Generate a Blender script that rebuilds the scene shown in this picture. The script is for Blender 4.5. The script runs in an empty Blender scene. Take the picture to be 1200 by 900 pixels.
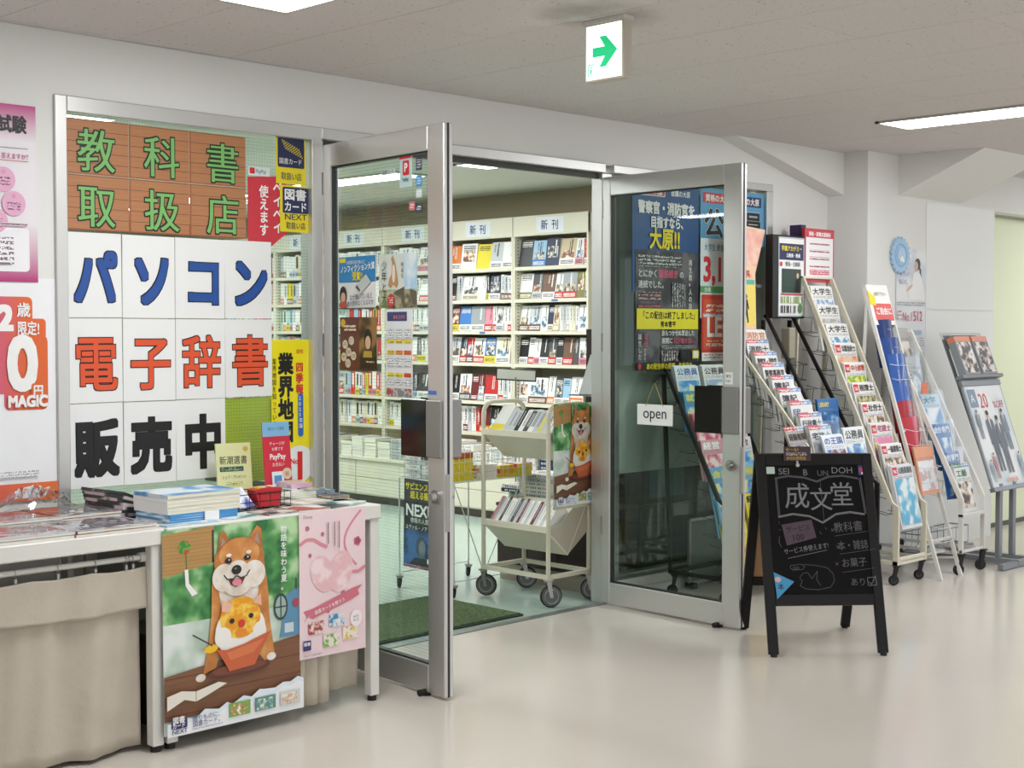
import bpy, math, random
from mathutils import Vector, Matrix
random.seed(11)
S = bpy.context.scene
COL = S.collection
PI = math.pi

# ------------------------------------------------------------------ camera
FPX, CAMH = 1653.0, 1.35
PITCH, YAW = math.atan(62 / 1653), math.radians(45)
cam_d = bpy.data.cameras.new('camera')
cam = bpy.data.objects.new('camera', cam_d)
COL.objects.link(cam)
cam_d.sensor_width = 36
cam_d.lens = 36 * FPX / 1200
cam_d.clip_start = 0.05
cam.location = (0, 0, CAMH)
cam.rotation_euler = (PI / 2 - PITCH, 0, -YAW)
S.camera = cam

# ------------------------------------------------------------------ world, light, exposure
S.view_settings.view_transform = 'Standard'
S.view_settings.look = 'None'
S.view_settings.gamma = 1
S.view_settings.exposure = 0.22
w = bpy.data.worlds.new('world')
S.world = w
w.use_nodes = True
w.node_tree.nodes['Background'].inputs[0].default_value = (0.84, 0.92, 1.0, 1)
w.node_tree.nodes['Background'].inputs[1].default_value = 1.7
LAMP_W = 21.0

# ------------------------------------------------------------------ materials
MATS = {}
def srgb(c):
    if isinstance(c, str):
        c = c.lstrip('#'); c = tuple(int(c[i:i + 2], 16) / 255 for i in (0, 2, 4))
    return tuple((v / 12.92 if v <= 0.04045 else ((v + 0.055) / 1.055) ** 2.4) for v in c) + (1,)

def mat(c, rough=0.6, metal=0.0, spec=0.5, var=0.04, scale=8.0, coat=0.0, bump=0.0):
    key = (c, rough, metal, spec, var, scale, coat, bump)
    if key in MATS: return MATS[key]
    m = bpy.data.materials.new('paint_' + str(len(MATS)))
    m.use_nodes = True
    nt = m.node_tree; b = nt.nodes['Principled BSDF']
    col = srgb(c)
    b.inputs['Roughness'].default_value = rough
    b.inputs['Metallic'].default_value = metal
    b.inputs['Specular IOR Level'].default_value = spec
    b.inputs['Coat Weight'].default_value = coat
    tc = nt.nodes.new('ShaderNodeTexCoord')
    n = nt.nodes.new('ShaderNodeTexNoise'); n.inputs['Scale'].default_value = scale; n.inputs['Detail'].default_value = 4
    nt.links.new(tc.outputs['Object'], n.inputs['Vector'])
    mx = nt.nodes.new('ShaderNodeMix'); mx.data_type = 'RGBA'
    mx.inputs[6].default_value = tuple(max(0, v * (1 - var)) for v in col[:3]) + (1,)
    mx.inputs[7].default_value = tuple(min(1, v * (1 + var)) for v in col[:3]) + (1,)
    nt.links.new(n.outputs['Fac'], mx.inputs[0])
    nt.links.new(mx.outputs[2], b.inputs['Base Color'])
    if bump:
        bp = nt.nodes.new('ShaderNodeBump'); bp.inputs['Strength'].default_value = bump; bp.inputs['Distance'].default_value = 0.002
        nt.links.new(n.outputs['Fac'], bp.inputs['Height']); nt.links.new(bp.outputs[0], b.inputs['Normal'])
    MATS[key] = m
    return m

def node_mat(name):
    m = bpy.data.materials.new(name); m.use_nodes = True
    nt = m.node_tree
    return m, nt, nt.nodes['Principled BSDF']

def math_node(nt, op, a, b=None, c=None):
    n = nt.nodes.new('ShaderNodeMath'); n.operation = op
    for i, v in enumerate((a, b, c)):
        if v is None: continue
        if isinstance(v, (int, float)): n.inputs[i].default_value = v
        else: nt.links.new(v, n.inputs[i])
    return n.outputs[0]

def fine_print(bg, ink, pitch=0.006, vertical=False, dens=0.5, rough=0.5):
    """printed matter too small to read: rows of dark marks on a ground"""
    key = ('fp', bg, ink, pitch, vertical, dens)
    if key in MATS: return MATS[key]
    m, nt, b = node_mat('fine_print_%d' % len(MATS))
    tc = nt.nodes.new('ShaderNodeTexCoord')
    sp = nt.nodes.new('ShaderNodeSeparateXYZ'); nt.links.new(tc.outputs['Object'], sp.inputs[0])
    a, c = (sp.outputs[1], sp.outputs[0]) if not vertical else (sp.outputs[0], sp.outputs[1])
    row = math_node(nt, 'DIVIDE', a, pitch)
    fl = math_node(nt, 'FLOOR', row); fr = math_node(nt, 'SUBTRACT', row, fl)
    band = math_node(nt, 'LESS_THAN', fr, 0.6)
    cx = math_node(nt, 'DIVIDE', c, pitch * 0.55)
    cb = nt.nodes.new('ShaderNodeCombineXYZ')
    nt.links.new(cx, cb.inputs[0]); nt.links.new(math_node(nt, 'MULTIPLY', fl, 7.31), cb.inputs[1])
    nt.links.new(math_node(nt, 'MULTIPLY', math_node(nt, 'FLOOR', math_node(nt, 'MULTIPLY', fr, 4.9)), 3.3), cb.inputs[2])
    nz = nt.nodes.new('ShaderNodeTexNoise'); nz.inputs['Scale'].default_value = 1.0; nz.inputs['Detail'].default_value = 1
    nt.links.new(cb.outputs[0], nz.inputs['Vector'])
    on_ = math_node(nt, 'GREATER_THAN', nz.outputs['Fac'], 1 - dens)
    msk = math_node(nt, 'MULTIPLY', on_, band)
    mx = nt.nodes.new('ShaderNodeMix'); mx.data_type = 'RGBA'
    mx.inputs[6].default_value = srgb(bg); mx.inputs[7].default_value = srgb(ink)
    nt.links.new(msk, mx.inputs[0]); nt.links.new(mx.outputs[2], b.inputs['Base Color'])
    b.inputs['Roughness'].default_value = rough
    MATS[key] = m
    return m

def blotch(c1, c2, c3, scale=18, detail=3, rough=0.45, lo=0.42, hi=0.58):
    """a small printed picture: soft patches of three colours"""
    key = ('bl', c1, c2, c3, scale, detail, lo, hi)
    if key in MATS: return MATS[key]
    m, nt, b = node_mat('printed_picture_%d' % len(MATS))
    tc = nt.nodes.new('ShaderNodeTexCoord')
    nz = nt.nodes.new('ShaderNodeTexNoise'); nz.inputs['Scale'].default_value = scale; nz.inputs['Detail'].default_value = detail
    oi = nt.nodes.new('ShaderNodeObjectInfo')
    ad = nt.nodes.new('ShaderNodeVectorMath'); ad.operation = 'ADD'
    sc = nt.nodes.new('ShaderNodeVectorMath'); sc.operation = 'SCALE'; sc.inputs[0].default_value = (13, 7, 5)
    nt.links.new(oi.outputs['Random'], sc.inputs['Scale'])
    nt.links.new(tc.outputs['Object'], ad.inputs[0]); nt.links.new(sc.outputs[0], ad.inputs[1])
    nt.links.new(ad.outputs[0], nz.inputs['Vector'])
    cr = nt.nodes.new('ShaderNodeValToRGB')
    e = cr.color_ramp.elements
    e[0].position = lo; e[0].color = srgb(c1); e[1].position = hi; e[1].color = srgb(c3)
    mid = e.new((lo + hi) / 2); mid.color = srgb(c2)
    nt.links.new(nz.outputs['Fac'], cr.inputs[0]); nt.links.new(cr.outputs[0], b.inputs['Base Color'])
    b.inputs['Roughness'].default_value = rough
    MATS[key] = m
    return m

def emit(c, s):
    key = ('em', c, s)
    if key in MATS: return MATS[key]
    m, nt, b = node_mat('light_%d' % len(MATS))
    b.inputs['Base Color'].default_value = srgb(c)
    b.inputs['Emission Color'].default_value = srgb(c); b.inputs['Emission Strength'].default_value = s
    MATS[key] = m
    return m

def glass_mat(name, tint, wired, grid=0.0125, refl=1.0):
    m, nt, b = node_mat(name)
    out = nt.nodes['Material Output']; nt.nodes.remove(b)
    tr = nt.nodes.new('ShaderNodeBsdfTransparent'); tr.inputs[0].default_value = srgb(tint)
    gl = nt.nodes.new('ShaderNodeBsdfGlossy'); gl.inputs['Roughness'].default_value = 0.0
    fz = nt.nodes.new('ShaderNodeFresnel'); fz.inputs['IOR'].default_value = 1.5
    mx = nt.nodes.new('ShaderNodeMixShader')
    geo = nt.nodes.new('ShaderNodeNewGeometry')
    front = math_node(nt, 'SUBTRACT', 1.0, geo.outputs['Backfacing'])
    nt.links.new(math_node(nt, 'MULTIPLY', math_node(nt, 'MULTIPLY', fz.outputs[0], refl), front), mx.inputs[0]); nt.links.new(tr.outputs[0], mx.inputs[1]); nt.links.new(gl.outputs[0], mx.inputs[2])
    res = mx.outputs[0]
    if wired:
        tc = nt.nodes.new('ShaderNodeTexCoord'); sp = nt.nodes.new('ShaderNodeSeparateXYZ')
        nt.links.new(tc.outputs['Object'], sp.inputs[0])
        a = math_node(nt, 'LESS_THAN', math_node(nt, 'FRACT', math_node(nt, 'DIVIDE', sp.outputs[0], grid)), 0.075)
        c = math_node(nt, 'LESS_THAN', math_node(nt, 'FRACT', math_node(nt, 'DIVIDE', sp.outputs[2], grid)), 0.075)
        wi = nt.nodes.new('ShaderNodeBsdfPrincipled'); wi.inputs['Base Color'].default_value = srgb('#8d9a98'); wi.inputs['Roughness'].default_value = .4
        m2 = nt.nodes.new('ShaderNodeMixShader')
        nt.links.new(math_node(nt, 'MULTIPLY', math_node(nt, 'MAXIMUM', a, c), 0.3), m2.inputs[0])
        nt.links.new(res, m2.inputs[1]); nt.links.new(wi.outputs[0], m2.inputs[2]); res = m2.outputs[0]
    nt.links.new(res, out.inputs['Surface'])
    return m

def wood_mat(name, c1, c2, plank=0.05, axis=1):
    m, nt, b = node_mat(name)
    tc = nt.nodes.new('ShaderNodeTexCoord')
    mp = nt.nodes.new('ShaderNodeMapping')
    mp.inputs['Scale'].default_value = (3, 60, 3) if axis == 1 else (60, 3, 3)
    nt.links.new(tc.outputs['Object'], mp.inputs[0])
    nz = nt.nodes.new('ShaderNodeTexNoise'); nz.inputs['Scale'].default_value = 1.5; nz.inputs['Detail'].default_value = 6
    nt.links.new(mp.outputs[0], nz.inputs['Vector'])
    sp = nt.nodes.new('ShaderNodeSeparateXYZ'); nt.links.new(tc.outputs['Object'], sp.inputs[0])
    fr = math_node(nt, 'FRACT', math_node(nt, 'DIVIDE', sp.outputs[axis], plank))
    seam = math_node(nt, 'LESS_THAN', fr, 0.045)
    mx = nt.nodes.new('ShaderNodeMix'); mx.data_type = 'RGBA'
    mx.inputs[6].default_value = srgb(c1); mx.inputs[7].default_value = srgb(c2)
    nt.links.new(nz.outputs['Fac'], mx.inputs[0])
    m3 = nt.nodes.new('ShaderNodeMix'); m3.data_type = 'RGBA'; m3.inputs[7].default_value = srgb('#5b3020')
    nt.links.new(seam, m3.inputs[0]); nt.links.new(mx.outputs[2], m3.inputs[6])
    nt.links.new(m3.outputs[2], b.inputs['Base Color']); b.inputs['Roughness'].default_value = .45
    return m

def alu_mat():
    m, nt, b = node_mat('brushed_aluminium')
    b.inputs['Base Color'].default_value = srgb('#cfcdca'); b.inputs['Metallic'].default_value = .75; b.inputs['Roughness'].default_value = .38
    tc = nt.nodes.new('ShaderNodeTexCoord'); mp = nt.nodes.new('ShaderNodeMapping'); mp.inputs['Scale'].default_value = (200, 200, 1.5)
    nt.links.new(tc.outputs['Object'], mp.inputs[0])
    nz = nt.nodes.new('ShaderNodeTexNoise'); nz.inputs['Scale'].default_value = 1
    nt.links.new(mp.outputs[0], nz.inputs['Vector'])
    bp = nt.nodes.new('ShaderNodeBump'); bp.inputs['Strength'].default_value = .08; bp.inputs['Distance'].default_value = .001
    nt.links.new(nz.outputs['Fac'], bp.inputs['Height']); nt.links.new(bp.outputs[0], b.inputs['Normal'])
    return m

def floor_mat(name, c, rough, var=.05):
    m, nt, b = node_mat(name)
    tc = nt.nodes.new('ShaderNodeTexCoord')
    nz = nt.nodes.new('ShaderNodeTexNoise'); nz.inputs['Scale'].default_value = 1.3; nz.inputs['Detail'].default_value = 6
    nt.links.new(tc.outputs['Object'], nz.inputs['Vector'])
    col = srgb(c)
    mx = nt.nodes.new('ShaderNodeMix'); mx.data_type = 'RGBA'
    mx.inputs[6].default_value = tuple(v * (1 - var) for v in col[:3]) + (1,)
    mx.inputs[7].default_value = tuple(min(1, v * (1 + var)) for v in col[:3]) + (1,)
    nt.links.new(nz.outputs['Fac'], mx.inputs[0]); nt.links.new(mx.outputs[2], b.inputs['Base Color'])
    rr = nt.nodes.new('ShaderNodeMapRange'); rr.inputs[3].default_value = rough * .8; rr.inputs[4].default_value = rough * 1.25
    nt.links.new(nz.outputs['Fac'], rr.inputs[0]); nt.links.new(rr.outputs[0], b.inputs['Roughness'])
    bp = nt.nodes.new('ShaderNodeBump'); bp.inputs['Strength'].default_value = .25; bp.inputs['Distance'].default_value = .004
    nt.links.new(nz.outputs['Fac'], bp.inputs['Height']); nt.links.new(bp.outputs[0], b.inputs['Normal'])
    return m

def ceiling_mat():
    m, nt, b = node_mat('rock_wool_board')
    tc = nt.nodes.new('ShaderNodeTexCoord')
    nz = nt.nodes.new('ShaderNodeTexNoise'); nz.inputs['Scale'].default_value = 60; nz.inputs['Detail'].default_value = 3
    nt.links.new(tc.outputs['Object'], nz.inputs['Vector'])
    cr = nt.nodes.new('ShaderNodeValToRGB'); e = cr.color_ramp.elements
    e[0].position = .27; e[0].color = srgb('#8a817b'); e[1].position = .36; e[1].color = srgb('#d2ccc9')
    nt.links.new(nz.outputs['Fac'], cr.inputs[0])
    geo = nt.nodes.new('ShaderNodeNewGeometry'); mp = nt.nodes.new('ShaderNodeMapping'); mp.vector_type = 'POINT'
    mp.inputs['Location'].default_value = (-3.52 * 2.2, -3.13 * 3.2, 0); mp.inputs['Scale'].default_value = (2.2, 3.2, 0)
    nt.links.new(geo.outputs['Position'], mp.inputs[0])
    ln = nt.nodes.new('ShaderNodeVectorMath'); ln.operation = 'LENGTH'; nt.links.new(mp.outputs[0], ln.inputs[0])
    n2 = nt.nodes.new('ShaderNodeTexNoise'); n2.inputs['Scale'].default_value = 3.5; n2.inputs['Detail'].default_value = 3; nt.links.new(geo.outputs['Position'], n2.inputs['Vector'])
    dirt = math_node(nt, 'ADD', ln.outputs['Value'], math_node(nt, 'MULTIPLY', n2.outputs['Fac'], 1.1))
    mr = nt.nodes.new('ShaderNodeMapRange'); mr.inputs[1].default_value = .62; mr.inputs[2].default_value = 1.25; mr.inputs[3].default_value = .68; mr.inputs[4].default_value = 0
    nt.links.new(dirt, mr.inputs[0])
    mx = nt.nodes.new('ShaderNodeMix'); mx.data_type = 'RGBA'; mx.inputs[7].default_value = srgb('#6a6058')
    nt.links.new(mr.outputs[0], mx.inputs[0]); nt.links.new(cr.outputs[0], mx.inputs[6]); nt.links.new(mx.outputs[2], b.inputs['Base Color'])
    b.inputs['Roughness'].default_value = .9
    return m

def cloth_mat(c):
    m, nt, b = node_mat('linen_cloth')
    tc = nt.nodes.new('ShaderNodeTexCoord')
    nz = nt.nodes.new('ShaderNodeTexNoise'); nz.inputs['Scale'].default_value = 9; nz.inputs['Detail'].default_value = 8
    nt.links.new(tc.outputs['Object'], nz.inputs['Vector'])
    w1 = nt.nodes.new('ShaderNodeTexNoise'); w1.inputs['Scale'].default_value = 260; w1.inputs['Detail'].default_value = 2
    nt.links.new(tc.outputs['Object'], w1.inputs['Vector'])
    col = srgb(c); mx = nt.nodes.new('ShaderNodeMix'); mx.data_type = 'RGBA'
    mx.inputs[6].default_value = tuple(v * .84 for v in col[:3]) + (1,); mx.inputs[7].default_value = tuple(min(1, v * 1.12) for v in col[:3]) + (1,)
    ad = math_node(nt, 'ADD', math_node(nt, 'MULTIPLY', nz.outputs['Fac'], .6), math_node(nt, 'MULTIPLY', w1.outputs['Fac'], .4))
    nt.links.new(ad, mx.inputs[0]); nt.links.new(mx.outputs[2], b.inputs['Base Color']); b.inputs['Roughness'].default_value = .95
    bp = nt.nodes.new('ShaderNodeBump'); bp.inputs['Strength'].default_value = .8; bp.inputs['Distance'].default_value = .012
    nt.links.new(nz.outputs['Fac'], bp.inputs['Height']); nt.links.new(bp.outputs[0], b.inputs['Normal'])
    return m

ALU = alu_mat()
WALL = mat('#e4e3df', .7, var=.02, scale=1.5)
WALLS = mat('#dcdad2', .7, var=.03, scale=1.5)
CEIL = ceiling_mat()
CREAM = mat('#ded8c4', .5, var=.03)
CREAM2 = mat('#d3cdb8', .45, var=.05)
WHITEM = mat('#dcdad4', .4, var=.03)
DARKB = mat('#2e1a15', .4, var=.1)
BLACK = mat('#0e0d0d', .45, var=.1)
RUBBER = mat('#161514', .6)
STEEL = mat('#a7a6a2', .3, .9)
PAGE = mat('#e9e4d6', .8, var=.06, scale=90)
PAPER = mat('#eeeeec', .6, var=.01)
WIREW = mat('#d8d8d4', .35, .2)
WIREB = mat('#171615', .4, .3)
PLASTIC = glass_mat('clear_plastic', '#f2f5f6', False)
FILM = glass_mat('clear_film', '#f4f6f7', False, refl=1.4)
GLASSW = glass_mat('wired_glass', '#f3f8f5', True)
GLASS = glass_mat('clear_glass', '#eef4f1', False, refl=1.1)

# ------------------------------------------------------------------ object helpers
LABELS = {}
def tag(o, label=None, cat=None, group=None, kind=None):
    if label:
        o['label'] = label
        k = LABELS.setdefault(label, [])
        if k and (group is None or k[0] != group): print('DUPLICATE LABEL', label)
        k.append(group)
    if cat: o['category'] = cat
    if group: o['group'] = group
    if kind: o['kind'] = kind
    return o

def empty(name, loc=(0, 0, 0), rotz=0, label=None, cat=None, group=None, M=None):
    o = bpy.data.objects.new(name, None); COL.objects.link(o); o.empty_display_size = .05
    if M is not None: o.matrix_world = M
    else: o.location = loc; o.rotation_euler = (0, 0, rotz)
    return tag(o, label, cat, group)

class MB:
    def __init__(s, M=None):
        s.v = []; s.f = []; s.m = []; s.sm = []; s.mats = []; s.M = M or Matrix(); s.z = 0.0004
    def mi(s, m):
        if m not in s.mats: s.mats.append(m)
        return s.mats.index(m)
    def add(s, vs, fs, m, smooth=False, M=None):
        T = s.M @ M if M is not None else s.M
        n = len(s.v); k = s.mi(m)
        s.v += [tuple(T @ Vector(p)) for p in vs]
        for f in fs: s.f.append(tuple(i + n for i in f)); s.m.append(k); s.sm.append(smooth)
        return s
    def box(s, x0, x1, y0, y1, z0, z1, m, M=None, b=0):
        if b <= 0:
            vs = [(x, y, z) for x in (x0, x1) for y in (y0, y1) for z in (z0, z1)]
            return s.add(vs, [(0, 1, 3, 2), (4, 6, 7, 5), (0, 4, 5, 1), (2, 3, 7, 6), (0, 2, 6, 4), (1, 5, 7, 3)], m, False, M)
        vs = []; idx = {}
        X = (x0, x1); Y = (y0, y1); Z = (z0, z1)
        for i in (0, 1):
            for j in (0, 1):
                for k in (0, 1):
                    sx, sy, sz = (1 - 2 * i) * b, (1 - 2 * j) * b, (1 - 2 * k) * b
                    idx[i, j, k, 0] = len(vs); vs.append((X[i], Y[j] + sy, Z[k] + sz))
                    idx[i, j, k, 1] = len(vs); vs.append((X[i] + sx, Y[j], Z[k] + sz))
                    idx[i, j, k, 2] = len(vs); vs.append((X[i] + sx, Y[j] + sy, Z[k]))
        fs = []
        for a in (0, 1):
            fs.append([idx[a, j, k, 0] for j, k in ((0, 0), (1, 0), (1, 1), (0, 1))])
            fs.append([idx[j, a, k, 1] for j, k in ((0, 0), (1, 0), (1, 1), (0, 1))])
            fs.append([idx[j, k, a, 2] for j, k in ((0, 0), (1, 0), (1, 1), (0, 1))])
        for p in (0, 1):
            for q in (0, 1):
                fs.append([idx[p, q, 0, 0], idx[p, q, 1, 0], idx[p, q, 1, 1], idx[p, q, 0, 1]])
                fs.append([idx[p, 0, q, 0], idx[p, 1, q, 0], idx[p, 1, q, 2], idx[p, 0, q, 2]])
                fs.append([idx[0, p, q, 1], idx[1, p, q, 1], idx[1, p, q, 2], idx[0, p, q, 2]])
                for r in (0, 1): fs.append([idx[p, q, r, 0], idx[p, q, r, 1], idx[p, q, r, 2]])
        c = Vector(((x0 + x1) / 2, (y0 + y1) / 2, (z0 + z1) / 2)); out = []
        for f in fs:
            P = [Vector(vs[i]) for i in f]; n = (P[1] - P[0]).cross(P[2] - P[0])
            out.append(tuple(f) if n.dot(sum(P, Vector()) / len(P) - c) > 0 else tuple(reversed(f)))
        return s.add(vs, out, m, False, M)
    def bar(s, p, q, w, t, m, up=(0, 0, 1)):
        """flat bar from p to q, w wide along side direction, t thick"""
        p = Vector(p); q = Vector(q); d = (q - p); L = d.length; d.normalize()
        u = Vector(up); sd = d.cross(u)
        if sd.length < 1e-4: sd = d.cross(Vector((0, 1, 0)))
        sd.normalize(); n = sd.cross(d)
        M = Matrix((sd, d, n)).transposed().to_4x4(); M.translation = p
        return s.box(-w / 2, w / 2, 0, L, -t / 2, t / 2, m, M)
    def tube(s, pts, r, m, n=8, closed=False, caps=True):
        pts = [Vector(p) for p in pts]; N = len(pts); vs = []; fs = []
        pn = None
        for i, p in enumerate(pts):
            if closed: d = (pts[(i + 1) % N] - pts[i - 1])
            else: d = pts[min(i + 1, N - 1)] - pts[max(i - 1, 0)]
            d.normalize()
            if pn is None: pn = d.orthogonal().normalized()
            pn = (pn - d * pn.dot(d)).normalized(); bn = d.cross(pn)
            for k in range(n):
                a = 2 * PI * k / n; vs.append(p + (pn * math.cos(a) + bn * math.sin(a)) * r)
        for i in range(N if closed else N - 1):
            j = (i + 1) % N
            for k in range(n):
                fs.append((i * n + k, i * n + (k + 1) % n, j * n + (k + 1) % n, j * n + k))
        s.add(vs, fs, m, True)
        if caps and not closed: s.add(vs[:n], [tuple(reversed(range(n)))], m); s.add(vs[-n:], [tuple(range(n))], m)
        return s
    def cyl(s, p, q, r, m, n=16, r2=None):
        p = Vector(p); q = Vector(q); d = (q - p).normalized(); a = d.orthogonal().normalized(); b = d.cross(a)
        r2 = r if r2 is None else r2
        A = [p + (a * math.cos(2 * PI * k / n) + b * math.sin(2 * PI * k / n)) * r for k in range(n)]
        B = [q + (a * math.cos(2 * PI * k / n) + b * math.sin(2 * PI * k / n)) * r2 for k in range(n)]
        s.add(A + B, [(k, (k + 1) % n, n + (k + 1) % n, n + k) for k in range(n)], m, True)
        s.add(A, [tuple(reversed(range(n)))], m); s.add(B, [tuple(range(n))], m)
        return s
    def torus(s, c, ax, R, r, m, n=24, k=8):
        ax = Vector(ax).normalized(); a = ax.orthogonal().normalized(); b = ax.cross(a); c = Vector(c)
        return s.tube([c + (a * math.cos(2 * PI * i / n) + b * math.sin(2 * PI * i / n)) * R for i in range(n)], r, m, k, closed=True)
    def prism(s, poly, a, b, axis, m):
        """poly in the two other axes, extruded from a to b along axis"""
        def P(u, v, t): return (t, u, v) if axis == 'X' else ((u, t, v) if axis == 'Y' else (u, v, t))
        n = len(poly); vs = [P(u, v, a) for u, v in poly] + [P(u, v, b) for u, v in poly]
        fs = [(k, (k + 1) % n, n + (k + 1) % n, n + k) for k in range(n)] + [tuple(reversed(range(n))), tuple(range(n, 2 * n))]
        return s.add(vs, fs, m)
    # ---- flat print, local xy plane facing +z
    def lay(s, dz=0.00035): s.z += dz; return s.z
    def rect(s, x0, y0, x1, y1, m):
        z = s.lay(); return s.add([(x0, y0, z), (x1, y0, z), (x1, y1, z), (x0, y1, z)], [(0, 1, 2, 3)], m)
    def poly(s, pts, m):
        z = s.lay()
        from mathutils.geometry import tessellate_polygon
        v = [Vector((x, y, 0)) for x, y in pts]
        tr = tessellate_polygon([v]); out = []
        for t in tr:
            a, b, c = (v[i] for i in t)
            out.append(tuple(t) if (b - a).cross(c - a).z > 0 else tuple(reversed(t)))
        return s.add([(x, y, z) for x, y in pts], out, m)
    def ell(s, cx, cy, rx, ry, m, n=28, rot=0, a0=0, a1=2 * PI):
        z = s.lay(); cs, sn = math.cos(rot), math.sin(rot); pts = []
        for k in range(n):
            t = a0 + (a1 - a0) * k / (n - (0 if a1 - a0 > 6.28 else 1)); x, y = rx * math.cos(t), ry * math.sin(t)
            pts.append((cx + x * cs - y * sn, cy + x * sn + y * cs, z))
        return s.add(pts, [tuple(range(n))], m)
    def rrect(s, x0, y0, x1, y1, r, m):
        pts = []
        for cx, cy, a in ((x1 - r, y1 - r, 0), (x0 + r, y1 - r, 1), (x0 + r, y0 + r, 2), (x1 - r, y0 + r, 3)):
            for k in range(5):
                t = (a + k / 4) * PI / 2; pts.append((cx + r * math.cos(t), cy + r * math.sin(t)))
        z = s.lay(); return s.add([(x, y, z) for x, y in pts], [tuple(range(20))], m)
    def stroke(s, pts, wd, m):
        for a, b in zip(pts, pts[1:]):
            dx, dy = b[0] - a[0], b[1] - a[1]; L = math.hypot(dx, dy) or 1; nx, ny = -dy / L * wd / 2, dx / L * wd / 2
            s.z -= .0003
            s.poly([(a[0] + nx, a[1] + ny), (a[0] - nx, a[1] - ny), (b[0] - nx, b[1] - ny), (b[0] + nx, b[1] + ny)], m)
        s.lay(); return s
    def text(s, t, x, y, size, m, bold=0.0, sx=1.0, align='L', rot=0, vertical=False, line=1.06, out=None, outw=.03, shear=0):
        """x,y = lower left of the em box; size = em height in metres"""
        if out is not None:
            s.text(t, x, y, size, out, bold + outw, sx, align, rot, vertical, line, shear=shear)
        z = s.lay()
        if vertical:
            for k, ch in enumerate(t):
                vs, fs, W = glyphs(ch, 0)
                for q, (dx, dy) in enumerate(shifts(bold)):
                    T = Matrix.Translation((x, y - (k + 1) * size * line, z + q * .00006)) @ Matrix.Rotation(rot, 4, 'Z') @ Matrix.Diagonal((size * sx, size, 1, 1))
                    s.add([(a + dx, b + dy, 0) for a, b in vs], fs, m, False, T)
            s.z += .0005
            return s
        vs, fs, W = glyphs(t, 0)
        off = {'L': 0, 'C': -W / 2, 'R': -W}[align]
        for dx, dy in shifts(bold):
            z = s.lay(.00006)
            T = Matrix.Translation((x, y, z)) @ Matrix.Rotation(rot, 4, 'Z') @ Matrix.Diagonal((size * sx, size, 1, 1))
            s.add([(a + off + dx + shear * b, b + dy, 0) for a, b in vs], fs, m, False, T)
        return s
    def build(s, name, parent=None, M=None, label=None, cat=None, group=None, kind=None):
        me = bpy.data.meshes.new(name)
        me.from_pydata(s.v, [], s.f)
        for m in s.mats: me.materials.append(m)
        me.polygons.foreach_set('material_index', s.m)
        me.polygons.foreach_set('use_smooth', s.sm)
        me.update()
        o = bpy.data.objects.new(name, me); COL.objects.link(o)
        if parent: o.parent = parent
        if M is not None: o.matrix_world = M
        return tag(o, label, cat, group, kind)

def shifts(r):
    if r < .004: return [(0, 0)]
    if r < .012: return [(-r, 0), (r, 0)]
    c = [(-r, -r), (r, -r), (r, r), (-r, r)]
    if r < .022: return c
    c += [(-r, 0), (r, 0), (0, -r), (0, r)]
    return c if r < .028 else c + [(i * r, j * r / 2) for i in (-1, 1) for j in (-1, 1)] + [(i * r / 2, j * r) for i in (-1, 1) for j in (-1, 1)]

GL = {}
def glyphs(t, bold):
    k = (t, round(bold, 4))
    if k in GL: return GL[k]
    c = bpy.data.curves.new('t', 'FONT'); c.body = t; c.offset = bold; c.resolution_u = 3
    o = bpy.data.objects.new('t', c)
    me = bpy.data.meshes.new_from_object(o)
    vs = [(v.co.x, v.co.y + .08) for v in me.vertices]
    fs = []
    for p in me.polygons:
        f = tuple(p.vertices)
        fs.append(f if p.normal.z > 0 else tuple(reversed(f)))
    W = max([v[0] for v in vs] + [0.01])
    bpy.data.meshes.remove(me); bpy.data.objects.remove(o); bpy.data.curves.remove(c)
    GL[k] = (vs, fs, W)
    return GL[k]

def frame(origin, x=(1, 0, 0), y=(0, 0, 1)):
    X = Vector(x).normalized(); Y = Vector(y).normalized(); Z = X.cross(Y).normalized(); Y = Z.cross(X)
    M = Matrix((X, Y, Z)).transposed().to_4x4(); M.translation = Vector(origin)
    return M

def at(px, py, **k):
    """the point of a real plane (X=, Y= or Z=) that lies at photograph pixel px, py"""
    fw = Vector((math.sin(YAW) * math.cos(PITCH), math.cos(YAW) * math.cos(PITCH), -math.sin(PITCH)))
    rt = Vector((math.cos(YAW), -math.sin(YAW), 0)); up = rt.cross(fw)
    r = fw + rt * (px - 600) / FPX - up * (py - 450) / FPX
    (a, v), = k.items(); i = 'XYZ'.index(a); C = Vector((0, 0, CAMH))
    return C + r * ((v - C[i]) / r[i])

def sheet(name, w, h, m, M, label, cat, group=None, t=.0006):
    b = MB(); b.box(0, w, 0, h, -t, 0.0002, m)
    return b.build(name, None, M, label, cat, group)

def struct(b, name, parent=None, M=None):
    return b.build(name, parent, M, kind=None if parent else 'structure')

C_ = {'white': '#eceae6', 'cream': '#e6dcc2', 'grey': '#9b9fa2', 'light grey': '#c4c7c9', 'dark grey': '#45474a', 'black': '#1b1a1c',
      'navy': '#222c4c', 'blue': '#2f76bd', 'light blue': '#9fc3dd', 'red': '#bf2a2a', 'dark red': '#6d1c20', 'pink': '#d98a97',
      'yellow': '#e6d42a', 'orange': '#d97a34', 'brown': '#6b4a38', 'olive': '#7e7a3c', 'green': '#4c8552', 'mint': '#b9d8c2', 'beige': '#cbb793'}

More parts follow.
